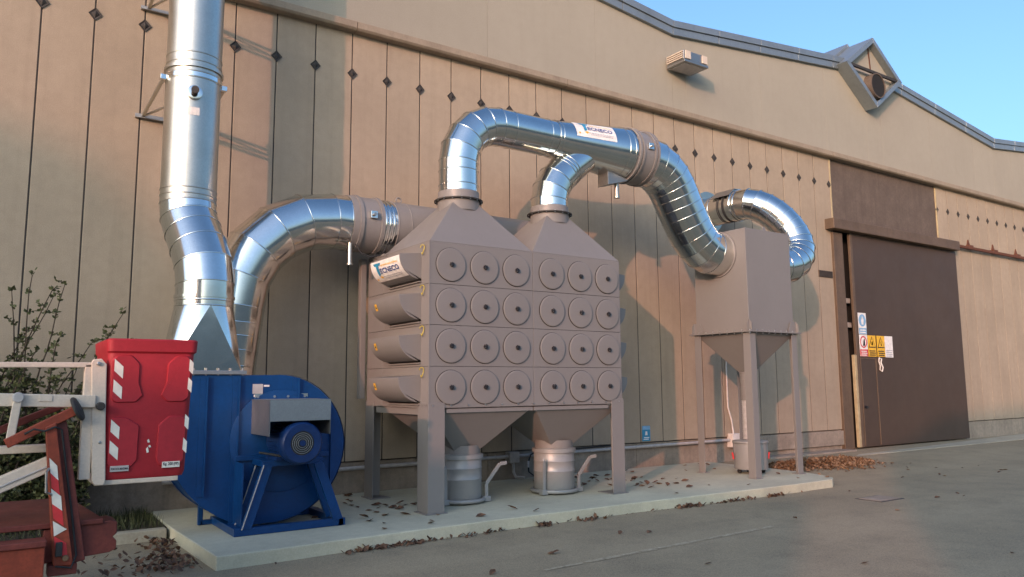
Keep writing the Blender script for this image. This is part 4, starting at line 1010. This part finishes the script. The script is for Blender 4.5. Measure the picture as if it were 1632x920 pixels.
# folded outrigger arm, orange
part('outrigger_arm', 'orange_steel', lambda m: m.bar((-.15, -4.45, 1.268), (.235, -4.45, 1.475), .07, .062))
part('outrigger_foot', 'anchor_dark', lambda m: m.lathe((.25, -4.45, 1.485), (.85, -.25, .42), [(-.012, .085), (0, .088), (.012, .08), (.02, .03)], 28))
part('outrigger_post', 'orange_steel', lambda m: m.hexa([(.16, -4.50, .47), (.275, -4.50, .46), (.275, -4.41, .46), (.16, -4.41, .47), (.065, -4.50, 1.37), (.125, -4.50, 1.40), (.125, -4.41, 1.40), (.065, -4.41, 1.37)]))
part('outrigger_rail', 'dark_red_steel', lambda m: m.bar((.305, -4.44, .47), (.145, -4.44, 1.40), .09, .03, (0, 1, 0)))
for z0, a in ((1.17, 0), (.97, 0), (.76, 1)):
    t = (1.37-z0)/.9; xl = .065+.095*t+.012; xr = .125+.15*t-.012
    part('reflective_stripe', 'reflective_white', lambda m: m.add([(xl, -4.504, z0), (xr, -4.504, z0-.055), (xr+.012, -4.504, z0-(.15 if not a else .06)), (xl+.012, -4.504, z0-.10)], [(0, 1, 2, 3)]), 0)
    part('reflective_stripe', 'sign_red', lambda m: m.add([(xl+.012, -4.503, z0-.10), (xr+.012, -4.503, z0-.15), (xr+.026, -4.503, z0-.25), (xl+.024, -4.503, z0-.195)], [(0, 1, 2, 3)]), 0)
part('grab_handle', 'steel_bolt', lambda m: m.tube([(.10, -4.50, 1.10), (.085, -4.53, 1.08), (.09, -4.53, .95), (.125, -4.50, .93)], .008, 8), 0)
part('hose', 'black_rubber', lambda m: m.tube([(-.05, -4.50, 1.33), (.0, -4.52, 1.36), (.06, -4.52, 1.345), (.12, -4.51, 1.37), (.16, -4.49, 1.35), (.2, -4.47, 1.1), (.25, -4.46, .8), (.29, -4.48, .52), (.26, -4.52, .45), (.17, -4.52, .47)], .007, 8), 0)
part('far_arm', 'dark_red_steel', lambda m: m.bar((-.6, -4.05, 1.15), (.22, -4.05, 1.52), .06, .05))
# chassis
part('chassis_beam', 'orange_steel', lambda m: m.box(-3.2, .10, -4.62, -4.50, .43, .62))
part('chassis_cap', 'dark_red_steel', lambda m: m.box(-3.2, .105, -4.64, -4.48, .621, .66))
part('chassis_box', 'dark_red_steel', lambda m: m.prism([(.10, .47), (.50, .50), (.54, .52), (.54, .575), (.515, .60), (.54, .625), (.54, .70), (.50, .715), (.10, .69)], lambda x, z: (x, -4.40, z), lambda x, z: (x, -4.15, z)))
part('deck', 'dark_red_steel', lambda m: m.hexa([(-3, -4.45, .70), (.45, -4.42, .70), (.30, -3.6, .70), (-3, -3.6, .70), (-3, -4.45, .74), (.45, -4.42, .735), (.30, -3.6, .80), (-3, -3.6, .80)]))
part('latch', 'anchor_dark', lambda m: m.box(.165, .205, -4.53, -4.50, .53, .62))
part('latch_bolt', 'leaf_dry_light', lambda m: m.cyl((.225, -4.50, .515), (.225, -4.525, .515), .02, n=14))
part('frame_foot', 'dark_red_steel', lambda m: m.box(.13, .30, -4.48, -4.36, .40, .47))
for xx in (-1.6,):
    W_ = part('wheel', 'black_rubber', lambda m: m.lathe((xx, -4.42, .33), (0, -1, 0), [(-.09, .20), (-.10, .28), (-.07, .325), (.07, .325), (.10, .28), (.09, .20)], 32))
    m = MB(); m.lathe((xx, -4.42, .33), (0, -1, 0), [(-.05, .2), (.06, .2), (.03, .08), (.05, .03)], 24); m.build('rim', 'conduit_grey', W_, smooth=40)
part('jack_leg', 'orange_steel', lambda m: m.box(-.75, -.63, -4.42, -4.30, .02, .5)); part('jack_pad', 'anchor_dark', lambda m: m.cyl((-.69, -4.36, .0), (-.69, -4.36, .03), .13, n=20))
part('axle', 'anchor_dark', lambda m: m.bar((-1.6, -4.4, .33), (-1.6, -3.6, .33), .07, .07)); part('axle_mount', 'anchor_dark', lambda m: m.box(-1.65, -1.55, -4.2, -4.1, .33, .72))

# ------------------------------------------------------------------ planting
def shrub(x, y, h, nst, label, lean=.25, dens=1.0, spread=.35, yellow=False):
    S = thing('shrub', label, 'shrub', (x, y, .11), 'shrubs against the wall')
    st = MB(); lf = []
    LV = MB()
    def leafq(p, d, s, mb):
        d = d.normalized(); sd = d.cross(Vector((random.uniform(-1, 1), random.uniform(-1, 1), random.uniform(-.3, 1)))).normalized()
        a = p; b = p+d*s*.5+sd*s*.32; c = p+d*s; e = p+d*s*.5-sd*s*.32
        mb.add([a, b, c, e], [(0, 1, 2, 3)])
    for k in range(int(nst*1.7)):
        a = random.uniform(0, 2*PI); hh = h*random.uniform(.55, 1.0)
        p = Vector((x+random.uniform(-.12, .12), y+random.uniform(-.1, .1), .1)); d = Vector((math.cos(a)*lean+random.uniform(-.1, .25), min(.1, math.sin(a)*lean*.6), 1)).normalized()
        pts = [p.copy()]; n = 14; ln = hh/n
        for i in range(n):
            d = (d+Vector((random.uniform(-.09, .11), random.uniform(-.09, .06), random.uniform(-.06, .05)))).normalized()
            p = p+d*ln
            if p.y > -.06: p.y = -.06
            pts.append(p.copy())
        st.tube(pts, [.013*(1-.85*i/n)+.0025 for i in range(n+1)], 5)
        for i in range(2, n+1):
            q = pts[i]
            # short side twigs low down, leaves close to the stem at the tip
            nt = int((4 if i < n*.62 else 1)*dens)
            for _ in range(nt):
                td = Vector((random.uniform(-1, 1), random.uniform(-1, .5), random.uniform(-.1, .9))).normalized()
                L = spread*random.uniform(.25, 1)*(1-.75*i/n)+.03
                if L > .07: st.tube([q, q+td*L*.5+Vector((0, 0, .01)), q+td*L], [.004, .003, .0015], 4)
                for j in range(max(5, int(L*75))):
                    t = random.uniform(.15, 1); pp = q+td*L*t
                    if pp.y > -.02: continue
                    leafq(pp, Vector((random.uniform(-1, 1), random.uniform(-1, 1), random.uniform(-.3, 1))), random.uniform(.03, .06), LV)
            for _ in range(6): leafq(q+Vector((random.uniform(-.01, .01),)*3), Vector((random.uniform(-1, 1), random.uniform(-1, 1), random.uniform(0, 1))), random.uniform(.035, .06), LV)
    st.build('stem', 'bark', S, smooth=60)
    o = LV.build('foliage', 'leaf_green', S)
    if yellow:
        Y = MB()
        for _ in range(26): leafq(Vector((x+random.uniform(-.05, .28), y-.25+random.uniform(-.1, .05), 1.42+random.uniform(-.08, .08))), Vector((random.uniform(-1, 1), random.uniform(-1, 1), random.uniform(-.2, 1))), random.uniform(.04, .07), Y)
        Y.build('yellow_leaves', 'leaf_yellow', S)
shrub(-.62, -.55, 2.75, 6, 'tall thin shrub at the far left edge of the wall', .2, 1.3)
shrub(-.28, -.60, 2.3, 7, 'dense dark shrub right of the tall leftmost one', .25, 1.6)
shrub(.10, -.55, 2.9, 8, 'shrub with the highest slanting spray in the middle', .32, 1.5)
shrub(.42, -.65, 2.25, 7, 'low shrub with yellow leaves just behind the basket', .4, 1.5, yellow=True)
shrub(-.95, -.6, 2.3, 5, 'shrub half cut off by the left picture edge', .3, 1.4)
for k, xx in enumerate((-1.6, -2.4)): shrub(xx, -.6, 2.2, 4, ('bushy shrub just past the left picture edge', 'bushy shrub farthest left along the wall')[k], .3, 1.3)
# grass tufts
m = MB()
for _ in range(2600):
    x = random.uniform(-1.5, 1.42); y = random.uniform(-1.18, -.1)
    if x < .5 and random.random() < .6: continue
    h = random.uniform(.04, .13)*(1.2 if x > .7 else 1); a = random.uniform(0, PI); w = .006
    dx, dy = math.cos(a)*w, math.sin(a)*w; lx, ly = random.uniform(-.05, .05), random.uniform(-.05, .05)
    m.add([(x-dx, y-dy, .108), (x+dx, y+dy, .108), (x+lx, y+ly, .11+h)], [(0, 1, 2)])
tag(m.build('grass', 'grass'), 'scruffy dark grass behind the kerb beside the pad', 'grass', None, 'stuff')

# ------------------------------------------------------------------ fallen leaves
def leaf_shape(mb, x, y, z, s, tilt=.5):
    a = random.uniform(0, 2*PI); t1 = random.uniform(-tilt, tilt); t2 = random.uniform(-tilt, tilt); cup = random.uniform(.1, .4)
    ps = [(0, -.5, 0), (.28, -.15, cup*.4), (.33, .18, cup*.5), (0, .55, .1), (-.33, .15, cup*.5), (-.26, -.18, cup*.4), (0, .05, 0)]
    vs = []
    for px, py, pz in ps:
        q = Vector((px*math.cos(a)-py*math.sin(a), px*math.sin(a)+py*math.cos(a), pz)); q.z += q.x*t1+q.y*t2
        vs.append(Vector((x, y, z))+q*s)
    zm = min(v.z for v in vs)
    for v in vs: v.z += max(0, z+.001-zm)
    mb.add(vs, [(6, 0, 1), (6, 1, 2), (6, 2, 3), (6, 3, 4), (6, 4, 5), (6, 5, 0)])
def litter(name, label, spots, mat):
    m = MB()
    for x, y, z, s in spots: leaf_shape(m, x, y, z, s, .9)
    tag(m.build(name, mat), label, 'leaves', None, 'stuff')
sp = []
for _ in range(420):
    cl = random.choice([(2.9, .12), (3.2, .2), (3.55, .1), (4.3, .3), (5.2, .06), (5.9, .15), (7.6, .12), (8.1, .3), (8.45, .15), (9.3, .1), (6.4, 2.5)])
    x = random.gauss(*cl)
    if x < 1.6 or x > 10.7: continue
    y = -3.14+.10*math.sin(PI*min(1, (x-1.5)/7.6))-abs(random.gauss(0, .055))-.02; sp.append((x, y, .003, random.uniform(.025, .065)))
litter('leaf_litter', 'line of dry brown leaves along the front edge of the pad', sp, 'leaf_dry')
sp = []
for _ in range(2800):
    t = random.random(); x = 11.5+2.9*t**.8; y = random.gauss(-1.45-.1*math.sin(x*3), .24)
    hgt = .12*math.exp(-((x-12.6)/1.1)**2-((y+1.4)/.3)**2)
    sp.append((x, y, gz(x, y)+random.uniform(0, hgt)+.004, random.uniform(.03, .085)))
litter('leaf_pile', 'swept heap of dry brown leaves between the pad and the brown door', sp, 'leaf_dry_light')
sp = [(random.gauss(*c[0]), random.gauss(*c[1]), .004+random.uniform(0, .03), random.uniform(.03, .075)) for c in (((1.25, .1), (-2.35, .16)), ((1.2, .16), (-2.75, .14)), ((.9, .3), (-2.6, .5)), ((1.3, .08), (-1.7, .2))) for _ in range(75)]
sp = [q for q in sp if q[0] < 1.45]
litter('leaf_litter', 'drift of dark dry leaves against the left end of the pad', sp, 'leaf_dry')
lm = [None]*4
for k in range(4):
    mb = MB(); leaf_shape(mb, 0, 0, 0, random.uniform(.075, .11), .3)
    o = mb.build('fallen_leaf', ['leaf_dry', 'leaf_dry', 'leaf_dry_light', 'leaf_dry'][k]); lm[k] = o.data; bpy.data.objects.remove(o)
spots = []
for _ in range(110):
    x = random.choice([random.uniform(1.7, 11), random.gauss(7.7, .5), random.gauss(8.0, .4), random.gauss(3.7, .5)]); y = random.uniform(-2.95, -.15)
    if 8.2 > x > 7.2 and random.random() < .6: y = random.gauss(-1.2, .35)
    if not (1.7 < x < 11 and -2.95 < y < -.1): continue
    if any(abs(x-c) < .36 and abs(y-CY) < .36 for c in (CX[0]+.02, CX[1]+.02, 10.47)): continue
    spots.append((x, y))
for x, y in spots:
    o = link('fallen_leaf', random.choice(lm), 'leaf_dry'); o.location = (x, y, .126); o.rotation_euler = (0, 0, random.uniform(0, 6)); s = random.uniform(.7, 1.3); o.scale = (s, s, s)
    tag(o, 'dry brown leaf lying loose on the concrete pad', 'leaf', 'loose leaves on the pad')
for k in range(40):
    x = random.uniform(2, 15); y = random.uniform(-7, -3.5)
    if k > 25: x = random.uniform(11.5, 16); y = random.uniform(-3.6, -1.9)
    o = link('fallen_leaf', random.choice(lm), 'leaf_dry'); o.location = (x, y, gz(x, y)+.003); o.rotation_euler = (0, 0, random.uniform(0, 6)); s = random.uniform(.5, .9); o.scale = (s, s, s)
    tag(o, 'dry leaf lying loose on the asphalt yard', 'leaf', 'loose leaves on the asphalt')

# ------------------------------------------------------------------ unseen blocks added behind the viewer; they shade the ground and mirror in the ducts
ex = Vector((math.sin(R(SUN_AZ)), math.cos(R(SUN_AZ)), 0)); sx_ = Vector((ex.y, -ex.x, 0))
def far_block(label, a0, a1, prof, mat='plaster'):
    """prof: list of (s, z) outline across the sun direction; a0..a1 along it"""
    pl = [(prof[0][0], 0)]+prof+[(prof[-1][0], 0)]
    m = MB(); m.prism(pl, lambda s, z: ex*a0+sx_*s+Vector((0, 0, z)), lambda s, z: ex*a1+sx_*s+Vector((0, 0, z)))
    o = m.build('unseen_block', mat); tag(o, label, 'building', None, 'structure')
AB = -32; H0 = math.tan(R(SUN_EL))*32
H1 = math.tan(R(SUN_EL))*70
far_block('tall unseen block added to shade the lower left wall', -80, -70, [(-9, H1+2.0), (-5, H1+5.5), (.4, H1+4.6), (1.3, H1+3.2), (1.9, H1+1.9), (2.2, H1+1.3)])
far_block('low unseen block added to shade the pad and fan', AB-10, AB-.1, [(2.2, H0+1.28), (8.25, H0+1.22)])
far_block('lowest unseen block, shaped to let sun onto the asphalt', AB-1, AB-.5, [(8.25, H0+.15), (9.45, H0+.15)])
far_block('long unseen block shaped to shade the right wall and asphalt', AB-10, AB, [(9.45, H0+1.6), (9.8, H0+2.9), (11.4, H0+4.2), (13.8, H0+5.1), (17, H0+5.4), (22, H0+3.0)])
m = MB(); m.box(-6, 60, -62, -50, 0, 7); tag(m.build('unseen_block', 'plaster'), 'long low unseen block added to mirror in the ducts', 'building', None, 'structure')
